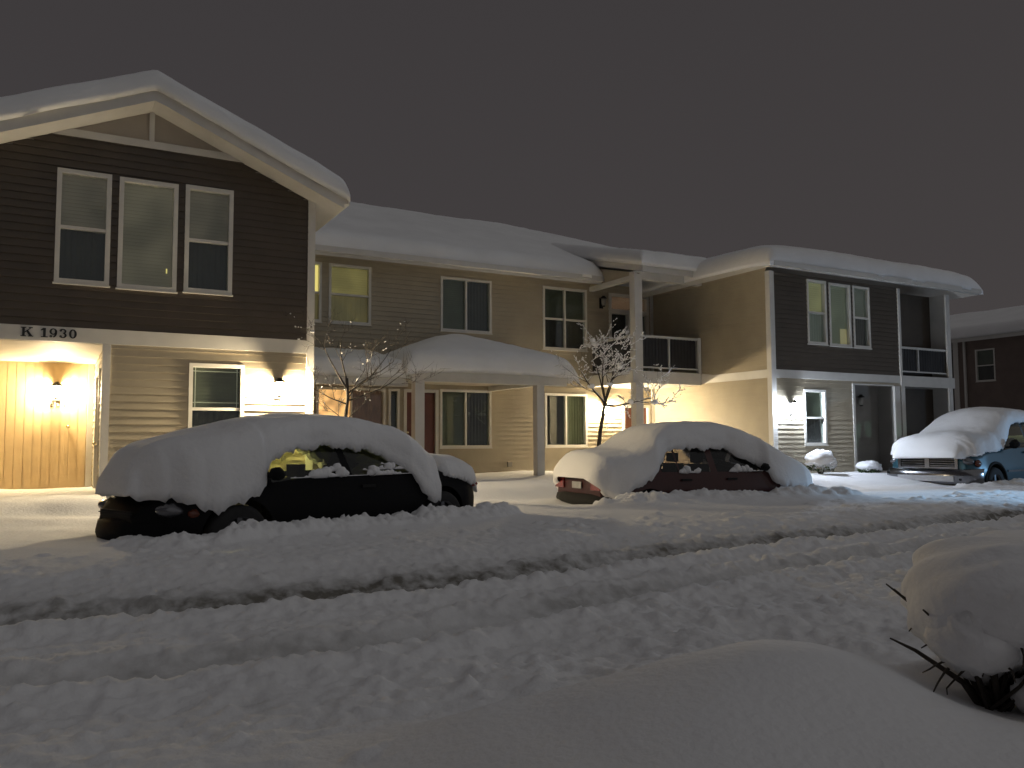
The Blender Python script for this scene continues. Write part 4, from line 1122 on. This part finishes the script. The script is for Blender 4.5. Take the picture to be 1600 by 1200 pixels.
for i in range(n_b):
    a = 2*math.pi*i/n_b
    for j in range(k_b):
        b = math.pi*j/(k_b-1)
        ca, sa = math.cos(a), math.sin(a)
        q = 1+.16*float(fbm(np.array(2.2*ca*math.sin(b)+4),np.array(2.2*sa*math.sin(b)+2.0*math.cos(b)+7),3))
        sb = abs(math.sin(b))**(.75 if b < 1.57 else 1.5); cb = math.copysign(abs(math.cos(b))**.8, math.cos(b))
        hz = .22 if cb > 0 else .30+.05*math.sin(3*a)
        P[i,j] = (.50*q*sb*ca+.30-.10*(b>1.57)*(-math.cos(b)), .46*q*sb*sa-.03, .40+hz*q*cb)
mb.grid(P, True, closed_u=True)
for c,r in (((-.03,-.28,.27),(.15,.13,.13)),((.22,-.40,.24),(.15,.12,.14)),((-.13,-.02,.30),(.13,.16,.12)),((.10,-.14,.17),(.09,.06,.10)),((.24,-.16,.14),(.10,.07,.11)),((.02,-.10,.10),(.05,.05,.06))): lump(mb, c, r, c[0]*30, 22, 14)
o = mb.build('bush_snow', SNOW, None, weld=True); o.location = (bx,by,bz)
tag(o, 'big rounded pillow of snow on the foreground bush', 'snow')

# ------------------------------------------------------------------ night sky, light, camera
w = bpy.data.worlds.new('World'); scene.world = w; w.use_nodes = True
nt = w.node_tree; bg = nt.nodes['Background']
tc = nt.nodes.new('ShaderNodeTexCoord'); sx = nt.nodes.new('ShaderNodeSeparateXYZ'); nt.links.new(tc.outputs['Generated'], sx.inputs[0])
ns = nt.nodes.new('ShaderNodeTexNoise'); ns.inputs['Scale'].default_value = 1.6; ns.inputs['Detail'].default_value = 3
nt.links.new(tc.outputs['Generated'], ns.inputs['Vector'])
ad = nt.nodes.new('ShaderNodeMath'); ad.operation='MULTIPLY_ADD'; ad.inputs[1].default_value=.22; nt.links.new(ns.outputs['Fac'], ad.inputs[0]); nt.links.new(sx.outputs['Z'], ad.inputs[2])
cr = nt.nodes.new('ShaderNodeValToRGB'); nt.links.new(ad.outputs[0], cr.inputs[0])
cr.color_ramp.elements[0].position = .08; cr.color_ramp.elements[0].color = (.061,.054,.054,1)
cr.color_ramp.elements[1].position = .75; cr.color_ramp.elements[1].color = (.044,.040,.042,1)
nt.links.new(cr.outputs[0], bg.inputs['Color']); bg.inputs['Strength'].default_value = 1.0

sun = bpy.data.lights.new('sun', 'SUN'); sun.energy = .32; sun.angle = math.radians(110); sun.color = (.97,.98,.97)
so = bpy.data.objects.new('sun', sun); COL.objects.link(so)
d = Vector((-.50,.62,-.85)).normalized()      # street glow from behind the camera, a little from the right
so.rotation_euler = d.to_track_quat('-Z','Y').to_euler()
# beam of a waiting vehicle's cold headlamp, out of frame on the right
sp_ = bpy.data.lights.new('headlamp_beam', 'SPOT'); sp_.energy = 650; sp_.color = (.30,.62,1.0); sp_.spot_size = math.radians(26); sp_.spot_blend = .7; sp_.shadow_soft_size = .08
sp2 = bpy.data.lights.new('added_headlamp_fill', 'SPOT'); sp2.energy = 260; sp2.color = (.42,.66,1.0); sp2.spot_size = math.radians(110); sp2.spot_blend = 1; sp2.shadow_soft_size = .1  # second, wide spot added to wash the right block in blue
spo2 = bpy.data.objects.new('added_headlamp_fill', sp2); COL.objects.link(spo2); spo2.location = (25.2,4.2,1.0)
spo2.rotation_euler = (Vector((17.5,13.5,2.5))-spo2.location).to_track_quat('-Z','Y').to_euler()
sp3 = bpy.data.lights.new('added_patch_spot', 'SPOT'); sp3.energy = 5200; sp3.color = (.36,.66,1.0); sp3.spot_size = math.radians(21); sp3.spot_blend = .9; sp3.shadow_soft_size = .15  # extra high spot, added to make the blue patch on the snow
spo3 = bpy.data.objects.new('added_patch_spot', sp3); COL.objects.link(spo3); spo3.location = (22.5,3.2,4.6)
spo3.rotation_euler = (Vector((14.2,8.3,.2))-spo3.location).to_track_quat('-Z','Y').to_euler()
spo = bpy.data.objects.new('headlamp_beam', sp_); COL.objects.link(spo); spo.location = (24.5,5.2,1.0)
spo.rotation_euler = (Vector((20.2,9.6,.55))-spo.location).to_track_quat('-Z','Y').to_euler()

cam = bpy.data.cameras.new('camera'); co = bpy.data.objects.new('camera', cam); COL.objects.link(co)
cam.sensor_width = 36; cam.sensor_fit = 'HORIZONTAL'; cam.lens = 36*1293/1600; cam.clip_end = 2000; cam.clip_start = .05
pitch, yaw, roll = math.radians(4.01), math.radians(61.03), math.radians(-.256)
fwd = Vector((math.cos(yaw)*math.cos(pitch), math.sin(yaw)*math.cos(pitch), math.sin(pitch)))
rt = Vector((math.sin(yaw),-math.cos(yaw),0)); up = rt.cross(fwd)
r2 = rt*math.cos(roll)+up*math.sin(roll); u2 = -rt*math.sin(roll)+up*math.cos(roll)
M = Matrix((r2,u2,-fwd)).transposed().to_4x4(); M.translation = Vector((0,0,1.22))
co.matrix_world = M
scene.camera = co
vs = scene.view_settings; vs.view_transform = 'Standard'; vs.look = 'None'; vs.exposure = 0; vs.gamma = 1; vs.use_curve_mapping = False
scene.render.engine = 'CYCLES'
scene.cycles.use_denoising = True
